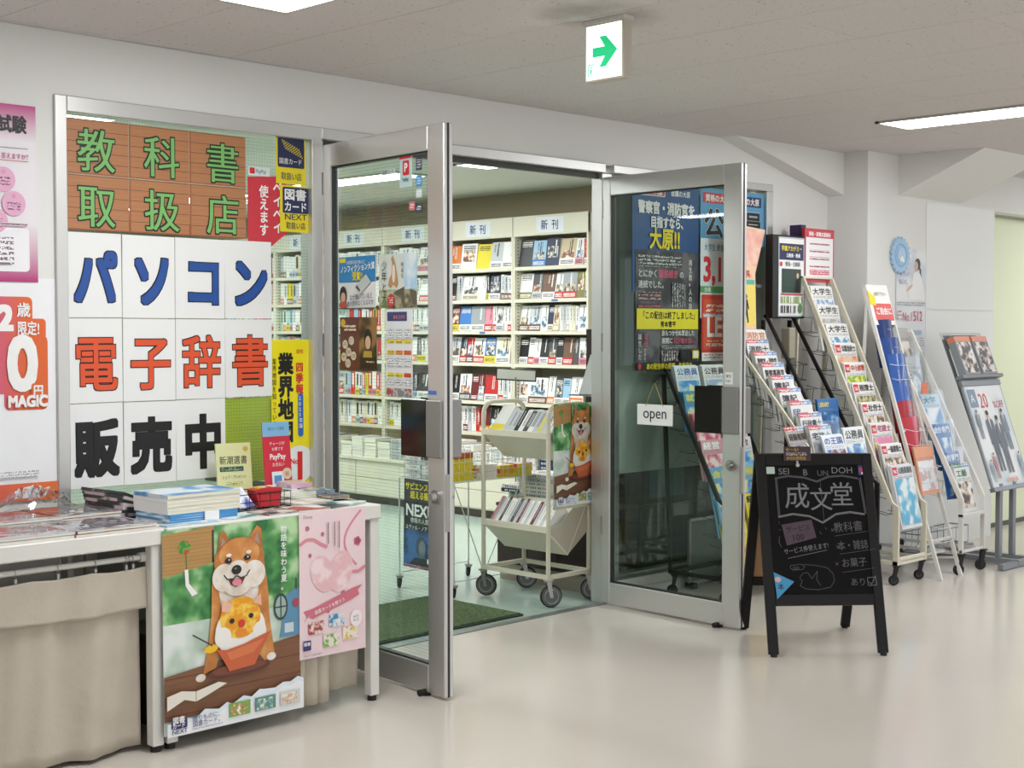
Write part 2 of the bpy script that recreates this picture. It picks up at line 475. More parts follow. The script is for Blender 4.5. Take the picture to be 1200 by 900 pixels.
# ================================================================== STRUCTURE
YW = 4.60      # corridor face of the shop front
CZ = 2.39      # ceiling height
FLOORM = floor_mat('beige_vinyl', '#d0c8be', .17)
SFLOOR = floor_mat('mint_vinyl', '#b3c6bb', .16)
struct(MB().box(-4, 14, -4.2, YW - .02, -.1, 0, FLOORM), 'floor')
struct(MB().box(-4, 14, YW - .02, 12.5, -.1, -.0005, SFLOOR), 'floor_shop')
struct(MB().box(3.55, 5.24, YW - .025, YW + .02, -.0005, .004, mat('#8f9490', .35, .6)), 'trim_threshold')

# ceiling: slab plus boards laid in running bond, each board an object
slab = struct(MB().box(-4, 14, -4.2, 12.5, CZ + .02, CZ + .12, WALL), 'ceiling')
bw, bl = .4625, .925
k = 0
meshes = {}
for i in range(-2, 17):
    x = 2.60 + bw * (i - 1)
    if x > 10.2: continue
    y = YW - .0
    off = 0 if i % 2 else bl / 2
    yy = 4.09 + off + bl
    while yy > .8:
        y1 = min(yy, YW); y0 = yy - bl
        if y1 > y0 and y1 > .8:
            key = round(y1 - y0, 3)
            if key not in meshes:
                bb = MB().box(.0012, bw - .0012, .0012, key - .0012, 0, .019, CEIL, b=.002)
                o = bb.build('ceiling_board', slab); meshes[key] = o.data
            else:
                o = bpy.data.objects.new('ceiling_board', meshes[key]); COL.objects.link(o); o.parent = slab
            o.location = (x, y0, CZ + random.uniform(-.0004, .0006))
        yy -= bl
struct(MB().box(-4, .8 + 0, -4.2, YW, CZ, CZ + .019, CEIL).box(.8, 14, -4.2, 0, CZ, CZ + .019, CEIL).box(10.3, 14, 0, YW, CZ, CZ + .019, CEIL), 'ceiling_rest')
struct(MB().box(-4, 7.6, YW + .14, 12.5, CZ, CZ + .019, mat('#d3d0c6', .9, var=.03, scale=40)), 'ceiling_shop')

# shop front wall with openings: left window 2.36-3.53, doorway 3.53-5.24, right window 5.24-6.66
WT = .14
b = MB()
b.box(-4, 2.36, YW, YW + WT, 0, CZ, WALL)
b.box(2.36, 6.66, YW, YW + WT, 2.165, CZ, WALL)
b.box(2.36, 3.46, YW, YW + WT, 0, .66, mat('#8d8a84', .7))  # wall under the window coloured darker, painting in the shade beneath the tables
b.box(5.30, 6.66, YW, YW + WT, 0, .09, WALL)
b.box(6.66, 7.7, YW, YW + WT, 0, CZ, WALL)
struct(b, 'wall_front')
# the right-hand stretch standing further forward (pillar and wall beyond it)
b = MB()
b.box(7.235, 8.80, 4.33, YW + WT, 0, CZ, WALL)
b.box(8.80, 14, 4.36, YW + WT, 2.14, CZ, WALL)
b.box(8.80, 14, 4.50, YW + WT, 0, 2.14, mat('#dfe4c6', .6, var=.02, scale=2))
struct(b, 'wall_right')
PANELW = mat('#e3e3e0', .45, var=.015, scale=2)
wp = MB()
wp.box(7.91, 8.80, 4.326, 4.33, 1.483, 2.14, PANELW)
wp.box(7.91, 8.80, 4.326, 4.33, 0.0, 1.478, PANELW)
struct(wp, 'trim_1')
struct(MB().box(8.80, 14, 4.49, 4.50, 0, .03, mat('#55564f', .5)).box(8.80, 14, 4.47, 4.50, 2.125, 2.14, mat('#9a9d84', .5)), 'baseboard_right')
struct(MB().box(6.66, 7.235, YW - .008, YW, 0, .07, mat('#6d6a66', .5)), 'baseboard_front')
# haunches at beam ends
b = MB()
b.prism([(6.175, CZ), (7.235, CZ), (7.235, 2.145)], 4.49, YW, 'Y', WALL)
struct(b, 'trim_2')
b = MB()
b.prism([(4.33, CZ), (4.33, 2.155), (3.79, CZ)], 7.58, 8.35, 'X', WALL)
struct(b, 'trim_3')
# far enclosing walls of the corridor: unseen window openings added opposite to let daylight in
b = MB()
b.box(-4, 14, -4.3, -4.2, 0, .9, WALL); b.box(-4, 14, -4.3, -4.2, 2.2, CZ, WALL)
for x in (-4, -.4, 3.2, 6.8, 10.4): b.box(x, x + .5, -4.3, -4.2, .9, 2.2, WALL)
b.box(13.5, 14, -4.3, -4.2, .9, 2.2, WALL)
struct(b, 'wall_back')
struct(MB().box(-4.1, -4, -4.2, 12.5, 0, CZ, WALL), 'wall_left')
struct(MB().box(14, 14.1, -4.2, YW, 0, .9, WALL).box(14, 14.1, -4.2, YW, 2.3, CZ, WALL).box(14, 14.1, 3.3, YW, .9, 2.3, WALL).box(14, 14.1, -4.2, -2.8, .9, 2.3, WALL), 'wall_end')
# shop walls
TAUPE = mat('#a3987f', .8, var=.03)
struct(MB().box(7.6, 7.7, YW + WT, 12.5, 0, CZ, TAUPE), 'wall_shop_right')
struct(MB().box(-4, 7.7, 12.5, 12.6, 0, CZ, TAUPE), 'wall_shop_back')

# ---- aluminium shop front frames
def alu_box(b, x0, x1, y0, y1, z0, z1): return b.box(x0, x1, y0, y1, z0, z1, ALU, b=.003)
b = MB()
alu_box(b, 2.352, 2.398, YW - .012, YW + .07, .48, 2.17)
alu_box(b, 2.398, 3.46, YW - .012, YW + .07, 2.115, 2.17)
alu_box(b, 2.398, 3.46, YW - .012, YW + .07, .64, .69)
alu_box(b, 3.455, 3.505, YW - .012, YW + .07, 0, 2.17)
w1 = struct(b, 'window_1')
o = MB().box(2.398, 3.455, YW + .022, YW + .028, .69, 2.115, GLASSW).build('glass_pane', w1)
b = MB()
alu_box(b, 3.505, 5.24, YW - .012, YW + .07, 2.125, 2.17)
alu_box(b, 3.505, 3.535, YW + .02, YW + .07, 0, 2.125)
alu_box(b, 5.225, 5.30, YW + .0, YW + .07, 0, 2.125)
b.box(3.535, 5.225, YW + .025, YW + .055, 2.10, 2.125, mat('#3a3936', .5))
struct(b, 'trim_door_frame')
b = MB()
alu_box(b, 5.30, 6.665, YW - .012, YW + .07, 2.13, 2.17)
alu_box(b, 6.605, 6.665, YW - .012, YW + .07, .06, 2.13)
alu_box(b, 5.30, 6.605, YW - .012, YW + .07, .05, .10)
w2 = struct(b, 'window_2')
MB().box(5.30, 6.605, YW + .008, YW + .014, .10, 2.13, GLASS).build('glass_pane', w2)
# white wall strips seen inside behind the right window (edge of the shop's storage screen)
b = MB()
alu_box(b, 5.42, 5.46, YW + .085, YW + .11, .1, 2.13)
b.box(5.42, 6.6, YW + .10, YW + .105, .62, 2.13, mat('#d9dcd8', .6))
sc = b.build('storage_screen', None, None, 'pale storage screen standing just inside the right window, behind the posters', 'screen')

# ---- the two glazed doors, swung out into the corridor
def door(name, hinge, free, near):
    """local: x from hinge to free edge, y thickness, z up; near = +1/-1 side that faces the camera"""
    hx, hy = hinge; d = Vector((free[0] - hx, free[1] - hy, 0)); W = d.length; ang = math.atan2(d.y, d.x)
    M = Matrix.Translation((hx, hy, 0)) @ Matrix.Rotation(ang, 4, 'Z')
    t = .021; z0, z1 = .012, 2.10
    b = MB()
    sw = .10
    b.box(0, .052, -t, t, z0, z1, ALU, b=.003)
    b.box(W - sw, W, -t, t, z0, z1, ALU, b=.003)
    b.box(.052, W - sw, -t, t, 2.01, z1, ALU, b=.003)
    b.box(.052, W - sw, -t, t, z0, .115, ALU, b=.003)
    # glazing beads
    for zz in (.115, 2.004): b.box(.052, W - sw, -.012, .012, zz, zz + .006, mat('#2a2b2a', .5))
    for xx in (.052, W - sw - .005): b.box(xx, xx + .005, -.012, .012, .115, 2.01, mat('#2a2b2a', .5))
    dr = struct(b, name, None, M)
    MB().box(.057, W - sw - .005, -.003, .003, .12, 2.005, GLASSW if name == 'door_1' else GLASS).build('glass_pane', dr)
    # dark seam and latch faceplate on the free edge
    MB().box(W - .0005, W + .001, -.006, .004, z0, z1, mat('#2b2a29', .5)).build('edge_seal', dr)
    MB().box(W - .0005, W + .002, -.016, .002, .62, .83, STEEL).build('lock_faceplate', dr)
    for sgn in (-1, 1):
        b = MB()
        th = .014 if sgn == near else .045
        y0, y1 = (t, t + th) if sgn > 0 else (-t - th, -t)
        b.box(W - .095, W - .006, y0, y1, .888, 1.098, mat('#8d8b88', .4, .4), b=.003)
        p = b.build('pull_bracket', dr)
        b = MB()
        b.box(W - .255, W - .095, (y1 - .012) if sgn > 0 else y0, y1 if sgn > 0 else y0 + .012, .885, 1.10, mat('#15140f', .16, 0), b=.004)
        b.build('pull_plate', dr)
        k = MB(); yk = t if sgn > 0 else -t
        k.cyl((W - .045, yk, .745), (W - .045, yk + sgn * .012, .745), .026, STEEL, 20).cyl((W - .045, yk + sgn * .012, .745), (W - .045, yk + sgn * .03, .745), .018, STEEL, 20, .013)
        k.build('lock_cylinder', dr)
    MB().cyl((W - .12, near * .02, .012), (W - .12, near * .05, .012), .012, RUBBER, 12).box(W - .14, W - .10, near * .02 - .01, near * .02 + .012, .001, .014, RUBBER).build('door_stop', dr)
    for zz in (.35, 1.25, 1.9):
        MB().cyl((0, -t * .8, zz), (0, -t * .8, zz + .09), .008, STEEL, 10).build('hinge', dr)
    return dr, W
D1, W1 = door('door_1', (3.528, 4.585), (3.450, 3.775), -1)
D2, W2 = door('door_2', (5.232, 4.585), (5.200, 3.735), -1)
# ------------------------------------------------------------------ lights of the place
def ceiling_light(x0, x1, y0, y1, label, power=1.0, group='ceiling light fittings'):
    e = empty('ceiling_light', ((x0 + x1) / 2, (y0 + y1) / 2, CZ), 0, label, 'light', group)
    hx, hy = (x1 - x0) / 2, (y1 - y0) / 2
    b = MB(); fr = mat('#b7b4ae', .5)
    for a, c, d, f in ((-hx, -hx + .008, -hy, hy), (hx - .008, hx, -hy, hy), (-hx, hx, -hy, -hy + .02), (-hx, hx, hy - .02, hy)):
        b.box(a, c, d, f, -.012, .001, fr)
    b.build('frame', e)
    b = MB()
    b.box(-hx + .008, hx - .008, -hy + .02, hy - .02, -.011, -.001, emit('#fdfcf8', 6.0))
    b.build('diffuser', e)
    l = bpy.data.lights.new('tube_light', 'AREA'); l.shape = 'RECTANGLE'; l.size = x1 - x0 - .05; l.size_y = y1 - y0 - .05
    l.energy = LAMP_W * power; l.color = (.93, .965, 1.0)
    lo = bpy.data.objects.new('tube_light', l); COL.objects.link(lo); lo.parent = e; lo.location = (0, 0, -.02)
    return e
ceiling_light(2.46, 2.745, 2.5, 3.79, 'recessed fluorescent light fitting at the top left edge of the photo')
ceiling_light(6.26, 6.555, 2.43, 3.71, 'long white fluorescent ceiling light over the leaflet racks on the right')
for cx, cy in ((-1.2, 3.1), (10.2, 3.1), (2.6, -.6), (6.44, -.6), (10.2, -.6), (2.6, -3.0), (6.44, -3.0)):
    ceiling_light(cx - .14, cx + .14, cy - .64, cy + .64, 'corridor light outside the photo, %s column, %s row' % ({-1.2: 'far left', 2.6: 'left', 6.44: 'middle', 10.2: 'right'}[cx], {3.1: 'shop side', -.6: 'middle', -3.0: 'window side'}[cy]), group='corridor lights outside the photo')
ceiling_light(5.98, 6.27, 5.25, 6.50, 'fluorescent light seen through the doorway inside the shop', 1.0)
ceiling_light(5.98, 6.27, 7.05, 8.3, 'white shop light seen through the upper glass of the left door', 1.0)
for cx, cy in ((3.4, 5.9), (3.4, 7.7), (6.1, 9.6), (3.4, 9.6), (.6, 5.9), (.6, 7.7), (6.1, 11.3), (.6, 10)):
    ceiling_light(cx - .14, cx + .14, cy - .64, cy + .64, 'shop ceiling light out of sight, %s column, %s row' % ({.6: 'left', 3.4: 'middle', 6.1: 'right'}[cx], {5.9: 'front', 7.7: 'second', 9.6: 'third', 10: 'third', 11.3: 'rear'}[cy]), group='shop lights out of sight')

# exit sign
e = empty('exit_sign', (3.585, 3.13, CZ), 0, 'illuminated exit sign with a green arrow hanging from the ceiling', 'sign')
b = MB(); b.box(-.022, .022, -.085, .085, -.205, -.012, mat('#bdb5a6', .5), b=.003); b.box(-.028, .028, -.09, .09, -.014, 0, mat('#cfccc4', .5)); b.build('case', e)
b = MB(frame((-.0225, .078, -.198), (0, -1, 0), (0, 0, 1)))
b.rect(0, 0, .156, .178, emit('#f4fff8', 1.6))
G = emit('#10b070', .8)
b.poly([(.035, .095), (.075, .095), (.062, .14), (.10, .14), (.14, .089), (.10, .038), (.062, .038), (.075, .083 - .0), (.035, .083)][:0] or
       [(.028, .105), (.082, .105), (.058, .140), (.088, .140), (.138, .089), (.088, .038), (.058, .038), (.082, .073), (.028, .073)], G)
b.rect(.008, .010, .012, .052, G); b.rect(.012, .048, .036, .052, G); b.rect(.033, .010, .036, .048, G)
b.ell(.024, .041, .004, .004, G, 12); b.poly([(.018, .034), (.029, .036), (.026, .024), (.031, .012), (.027, .011), (.022, .022), (.017, .012), (.014, .013), (.02, .026)], G)
b.build('lit_panel', e)

# ================================================================== WINDOW LETTERS
WOOD = wood_mat('wood_print', '#a56b45', '#bf875a', .038)
YP = YW + .019
GRN = mat('#7cba68', .5); DKG = mat('#1c2a1a', .5)
x0, z1 = 2.402, 2.103
for r, row in enumerate(('教科書', '取扱店')):
    for c, ch in enumerate(row):
        M = frame((x0 + c * .2525, YP, z1 - (r + 1) * .197))
        o = sheet('letter_sheet', .25, .194, WOOD, M, '%s wood-grain sheet with green character %s in the %s row of the left window' % (('left', 'middle', 'right')[c], ch, ('top', 'second')[r]), 'sign', None)
        b = MB(); b.text(ch, .045 + .012 * c, .012, .160, GRN, .009, .96, out=DKG, outw=.026); b.build('lettering', o)
        b = MB(); b.rect(0, 0, .006, .194, mat('#a55a38', .5)); b.rect(0, 0, .25, .004, mat('#a55a38', .5)); b.build('printed_border', o)
BLU = mat('#23509b', .5); ORG = mat('#e2552c', .5); INK = mat('#131313', .5)
z1 = 1.703
for r, (row, m) in enumerate((('パソコン', BLU), ('電子辞書', ORG), ('販売中', INK))):
    for c, ch in enumerate(row):
        M = frame((2.404 + c * .2185, YP, z1 - (r + 1) * .3045)) @ Matrix.Rotation(random.uniform(-.006, .006), 4, 'Z')
        o = sheet('letter_sheet', .216, .301, PAPER, M, 'white sheet with %s character %s, %s of its row in the left window' % (('blue', 'orange', 'black')[r], ch, ('first', 'second', 'third', 'fourth')[c]), 'sign', None)
        b = MB(); b.text(ch, .108, .045, .208, m, (.034, .016, .030)[r], .84, 'C', out=INK, outw=.018)
        b.build('lettering', o)
# yellow-green board behind lower right
sheet('backing_card', .24, .33, mat('#cbd640', .6), frame((3.06, YP + .012, .76)), 'plain lime coloured card behind the window beside the black character sheets', 'card')
sheet('blue_card', .07, .33, mat('#9fc6d6', .6), frame((3.225, YP + .016, .76)), 'narrow pale blue card behind the window beside the yellow book poster', 'card')

# red tag poster
M = frame(at(289, 300, Y=YP) + Vector((0, 0, -.04)))
b = MB(); b.poly([(0, -.09), (.035, -.09), (.20, .06), (.20, .30), (0, .335)][::1], mat('#cf3340', .5))
b = MB(); b.prism([(0, -.06), (.05, -.02), (.185, .08), (.185, .305), (0, .29)], -.0006, .0002, 'Z', mat('#cf3340', .5))
o = b.build('red_tag', None, frame((3.168, YP + .0025, 1.66)), 'red tag-shaped sign with white handwriting behind the left window', 'sign')
W_ = mat('#f3f1ee', .5)
b = MB(); b.text('ペイペイ', .118, .285, .052, W_, .02, .9, vertical=True, line=1.0); b.text('使えます', .052, .265, .05, W_, .02, .9, vertical=True, line=1.0); b.build('lettering', o)
o = sheet('small_label', .10, .034, mat('#dfe6e6', .5), frame((3.17, YP, 1.957)), 'small white label with a red mark above the red tag', 'label')
b = MB(); b.rrect(.006, .006, .03, .03, .004, mat('#cf2a35', .5)); b.text('PayPay', .034, .008, .022, mat('#55605e', .5), .0, .8); b.build('lettering', o)
# two yellow stickers
YEL = mat('#ecd71d', .5); NAVY = mat('#252a55', .5)
o = sheet('sticker', .145, .19, YEL, frame((3.300, YP - .001, 1.935)), 'upper yellow sticker with a dotted navy card at the top of the left window', 'sticker')
b = MB(); b.rrect(.008, .065, .137, .183, .006, NAVY)
for i in range(9):
    for j in range(5):
        b.z = .001; b.ell(.03 + i * .010 + j * .004, .172 - j * .008 - i * .004, .003, .003, YEL, 6)
b.text('図書カード', .014, .078, .026, W_, .01, .86); b.text('取扱い店', .0725, .016, .032, NAVY, .008, .8, 'C'); b.build('lettering', o)
o = sheet('sticker', .148, .185, YEL, frame((3.318, YP - .0015, 1.745)), 'lower yellow sticker reading NEXT at the top of the left window', 'sticker')
b = MB(); b.rrect(.012, .075, .138, .178, .006, NAVY)
b.text('図書', .018, .127, .048, W_, .02, 1.15); b.text('カード', .018, .082, .042, W_, .02, .9); b.text('NEXT', .074, .046, .034, NAVY, .01, 1.25, 'C'); b.text('取扱い店', .074, .012, .03, NAVY, .008, .8, 'C'); b.build('lettering', o)
# yellow industry map poster
o = sheet('poster', .19, .60, mat('#f3e312', .5), frame((3.272, YP + .001, .715)), 'tall yellow book poster with heavy black characters in the left window', 'poster')
b = MB()
b.text('業界地図', .032, .555, .088, INK, .04, .85, vertical=True, line=1.03)
b.text('四季報', .118, .515, .042, mat('#d3322b', .5), .03, .9, vertical=True, line=1.05)
b.text('会社', .120, .545, .02, mat('#d3322b', .5), .01, .9)
b.rrect(.128, .21, .154, .385, .012, mat('#2b66b5', .5)); b.text('2025年版', .132, .378, .021, W_, .01, .9, vertical=True)
b.text('業界地図を知っている', .002, .53, .026, INK, .01, .8, vertical=True)
b.ell(.13, .10, .075, .075, mat('#eef0ee', .5)); b.text('1', .10, .03, .15, mat('#d8201f', .5), .04, .9); b.text('No.', .085, .10, .03, mat('#d8201f', .5), .02)
b.build('lettering', o)

# ================================================================== LEFT WALL POSTERS
MAG = mat('#c1307c', .5)
o = sheet('poster', .42, .60, mat('#e8e2e6', .5), frame((1.868, YW - .004, 1.516), (1, 0, .004)), 'white examination poster with magenta edges and pink circles on the left wall', 'poster')
def grad_mat(name, c1, c2, a, bnd, ax='Y'):
    m, nt, b = node_mat(name); tc = nt.nodes.new('ShaderNodeTexCoord'); sp = nt.nodes.new('ShaderNodeSeparateXYZ'); nt.links.new(tc.outputs['Object'], sp.inputs[0])
    mr = nt.nodes.new('ShaderNodeMapRange'); mr.inputs[1].default_value = a; mr.inputs[2].default_value = bnd; nt.links.new(sp.outputs['XYZ'.index(ax)], mr.inputs[0])
    mx = nt.nodes.new('ShaderNodeMix'); mx.data_type = 'RGBA'; mx.inputs[6].default_value = srgb(c1); mx.inputs[7].default_value = srgb(c2)
    nt.links.new(mr.outputs[0], mx.inputs[0]); nt.links.new(mx.outputs[2], b.inputs['Base Color']); b.inputs['Roughness'].default_value = .5
    return m
b = MB()
b.rect(0, .475, .42, .60, grad_mat('magenta_fade', '#e8e2e6', '#bd2f7e', .475, .60))
b.rect(0, 0, .42, .19, grad_mat('magenta_fade_low', '#b32272', '#e8e2e6', 0, .20))
b.rrect(.02, .035, .39, .185, .015, mat('#f1eef0', .5))
b.text('試験', .385, .505, .062, INK, .03, .85, 'R')
b.rect(.02, .452, .39, .454, mat('#7c7f94', .5))
b.text('答えますか？', .39, .415, .022, MAG, .01, .8, 'R'); b.rect(.02, .409, .39, .411, mat('#cc6666', .5))
PK = mat('#e2aac6', .5)
for cx, cy, t1 in ((.30, .345, '①'), (.335, .265, '②'), (.27, .205, '③'), (.20, .345, '④'), (.18, .25, '⑤')):
    b.ell(cx, cy, .042, .042, PK, 30); b.z -= .0003; b.text(t1, cx - .008, cy + .018, .016, MAG, .0); b.rect(cx - .024, cy - .022, cx + .024, cy + .008, fine_print('#e2aac6', '#5b3050', .0105, dens=.5))
b.ell(.245, .282, .032, .032, mat('#cc1f72', .5)); b.text('5つの', .245, .285, .016, W_, .01, .9, 'C'); b.text('ポイント', .245, .265, .014, W_, .01, .8, 'C')
b.rect(.16, .188, .38, .20, fine_print('#e3cfd9', '#6f4b60', .008, dens=.6))
b.rect(.03, .06, .33, .15, fine_print('#f1eef0', '#7d6b78', .018, dens=.55))
b.build('printed_design', o)
o = sheet('poster', .47, .765, mat('#efeff0', .5), frame((1.880, YW - .0002, .768), (1, 0, -.004)), 'white poster with a huge orange 0円 and the word MAGIC on the left wall', 'poster')
ORP = grad_mat('orange_fade', '#c8508a', '#e0662c', .20, .36, 'X')
ORB = mat('#dd6a33', .5)
b = MB()
X = lambda px: (px - 0) * .00304 + .275 - .0
Yv = lambda py: .665 - (py - 355) * .00296
b.rrect(X(-25), Yv(392), X(36), Yv(343), .018, ORP); b.rrect(X(-25), Yv(392), X(52), Yv(368), .014, ORP)
b.rrect(X(-30), Yv(455), X(54), Yv(385), .03, ORP); b.rrect(X(2), Yv(474), X(54), Yv(440), .02, ORP)
b.text('2', X(-5), Yv(384), .115, W_, .05, .95, 'L')
b.text('2', X(-24), Yv(384), .115, W_, .05, .95, 'L')
b.text('歳', X(17), Yv(366), .052, W_, .018, .95); b.text('限定!', X(17), Yv(387), .050, W_, .02, .72)
b.text('0', X(5), Yv(456), .255, W_, .035, .86)
b.rrect(X(33), Yv(460), X(50), Yv(443), .01, ORB); b.text('円', X(35), Yv(458), .042, W_, .03, .9)
b.text('MAGIC', X(5), Yv(471), .052, W_, .05, .88)
b.rect(.02, .085, .40, .105, fine_print('#efeff0', '#8a8a8a', .009, dens=.5))
b.rect(0, 0, .47, .062, grad_mat('orange_strip', '#d3486a', '#e46f32', 0, .4, 'X')); b.text('RECRUIT', .39, .018, .024, W_, .03, .85, 'R')
b.build('printed_design', o)

# ================================================================== TABLES
def table(name, x0, x1, label):
    e = empty(name, (x0, 3.965, 0), 0, label, 'table')
    W = x1 - x0; D = .56; T = mat('#dedcd6', .4, var=.03)
    MB().box(-.002, W + .002, -.01, D, .668, .72, T, b=.004).build('table_top', e)
    for lx in (.001, W - .041):
        for ly in (0, D - .045):
            lg = MB().box(lx, lx + .04, ly, ly + .04, .02, .668, T, b=.003).build('leg', e)
            MB().cyl((lx + .02, ly + .02, 0), (lx + .02, ly + .02, .02), .017, RUBBER, 14).build('foot', lg)
    MB().box(.04, W - .04, D - .03, D - .015, .62, .668, T).build('apron', e)
    MB().tube([(.04, .045, .628), (W - .04, .045, .628)], .009, WHITEM, 10).cyl((W - .06, .045, .628), (W - .041, .045, .628), .016, WHITEM, 14).cyl((.041, .045, .628), (.06, .045, .628), .016, WHITEM, 14).build('curtain_rod', e)
    for hx in (.07, W - .1):
        MB().tube([(hx, .045 + .012 * math.cos(t), .628 + .012 * math.sin(t)) for t in [i * .7 for i in range(9)]], .0015, STEEL, 5).build('rod_hook', e)
    return e
table('white_table', 1.30, 2.385, 'white steel table with plastic-wrapped magazines at the far left')
table('white_table', 2.395, 3.28, 'white steel table covered with leaflets behind the dog poster')
CLOTH = cloth_mat('#c4baaa')
def curtain(x0, x1, ztop, zbot, y, folds, amp, label, name='curtain', right_in=0):
    nx, nz = 90, 14; vs = []; fs = []
    rnd = random.Random(int(x0 * 100)); ph = [rnd.uniform(0, 6) for _ in range(4)]
    for j in range(nz + 1):
        t = j / nz
        for i in range(nx + 1):
            s = i / nx; x = x0 + (x1 - x0) * s - right_in * t * s
            z = ztop + (zbot - ztop) * t + .005 * math.sin(s * 9 + ph[0]) * t - .006 * abs(math.sin(s * PI * folds)) * (1 - t)
            yy = y + amp * (math.sin((s + .03 * math.sin(s * 17)) * folds * 2 * PI + ph[1] + .5 * t) * (.35 + .65 * t) + .5 * math.sin(s * folds * 4.7 + ph[2] + t * 1.5) + .25 * math.sin(s * 71 + t * 4)) 
            vs.append((x, yy, z))
    for j in range(nz):
        for i in range(nx):
            a = j * (nx + 1) + i; fs.append((a, a + 1, a + nx + 2, a + nx + 1))
    b = MB(); b.add(vs, fs, CLOTH, True)
    o = b.build(name)
    m = o.modifiers.new('thick', 'SOLIDIFY'); m.thickness = .002
    return o
c1 = curtain(1.36, 2.335, .585, .02, 4.020, 5, .013, '', 'curtain')
tag(c1, 'beige linen curtain clipped under the far left table', 'curtain')
v = curtain(1.355, 2.350, .60, .465, 3.994, 5, .006, '', 'valance'); v.parent = c1
for i, px in enumerate((18, 68, 112, 148, 156)):
    p = at(px, 668, Y=4.0)
    b = MB(); b.torus((p.x, 4.01, .624), (1, 0, 0), .013, .0013, STEEL, 14, 5).box(p.x - .004, p.x + .004, 3.998, 4.010, .585, .611, STEEL); b.build('curtain_clip', c1)
# second table curtain: gathered folds hanging below posters
b = MB()
def fold_curtain(prof, ztop, zbot, name, label):
    vs = []; fs = []; n = len(prof); nz = 10
    for j in range(nz + 1):
        t = j / nz
        for i, (x, y) in enumerate(prof): vs.append((x, y + .004 * math.sin(t * 3 + i * .2), ztop + (zbot - ztop) * t))
    for j in range(nz):
        for i in range(n - 1): a = j * n + i; fs.append((a, a + 1, a + n + 1, a + n))
    bb = MB(); bb.add(vs, fs, CLOTH, True); o = bb.build(name)
    m = o.modifiers.new('thick', 'SOLIDIFY'); m.thickness = .002
    return o
prof = []
for i in range(60):
    s = i / 59; prof.append((2.90 + .165 * s, 3.990 - .018 * abs(math.sin(s * 3 * PI)) ** .6))
c2 = fold_curtain(prof, .61, .035, 'curtain', ''); tag(c2, 'beige curtain gathered in round folds between the two hanging posters and the table leg', 'curtain')
prof = [(3.065 + .165 * i / 20, 4.035 + .006 * math.sin(i * .6)) for i in range(21)]
o = fold_curtain(prof, .60, .055, 'rear_panel', ''); o.parent = c2
prof = [(3.19 + .042 * i / 10, 4.025 + .010 * math.sin(i * .9)) for i in range(11)]
o = fold_curtain(prof, .585, .40, 'valance', ''); o.parent = c2
MB().box(1.42, 2.30, 4.09, 4.50, .02, .24, mat('#8c6a45', .8)).box(1.42, 2.30, 4.088, 4.09, .12, .125, mat('#5b4630', .8)).build('cardboard_box', None, None, 'brown cardboard box stored under the far left table, showing below the curtain', 'box')
MB().box(2.50, 2.85, 4.10, 4.48, .0, .30, mat('#3b2d24', .8)).box(2.49, 2.86, 4.09, 4.49, .30, .315, mat('#4a3b2e', .8)).build('storage_box', None, None, 'dark box stored in shadow under the second white table', 'box')

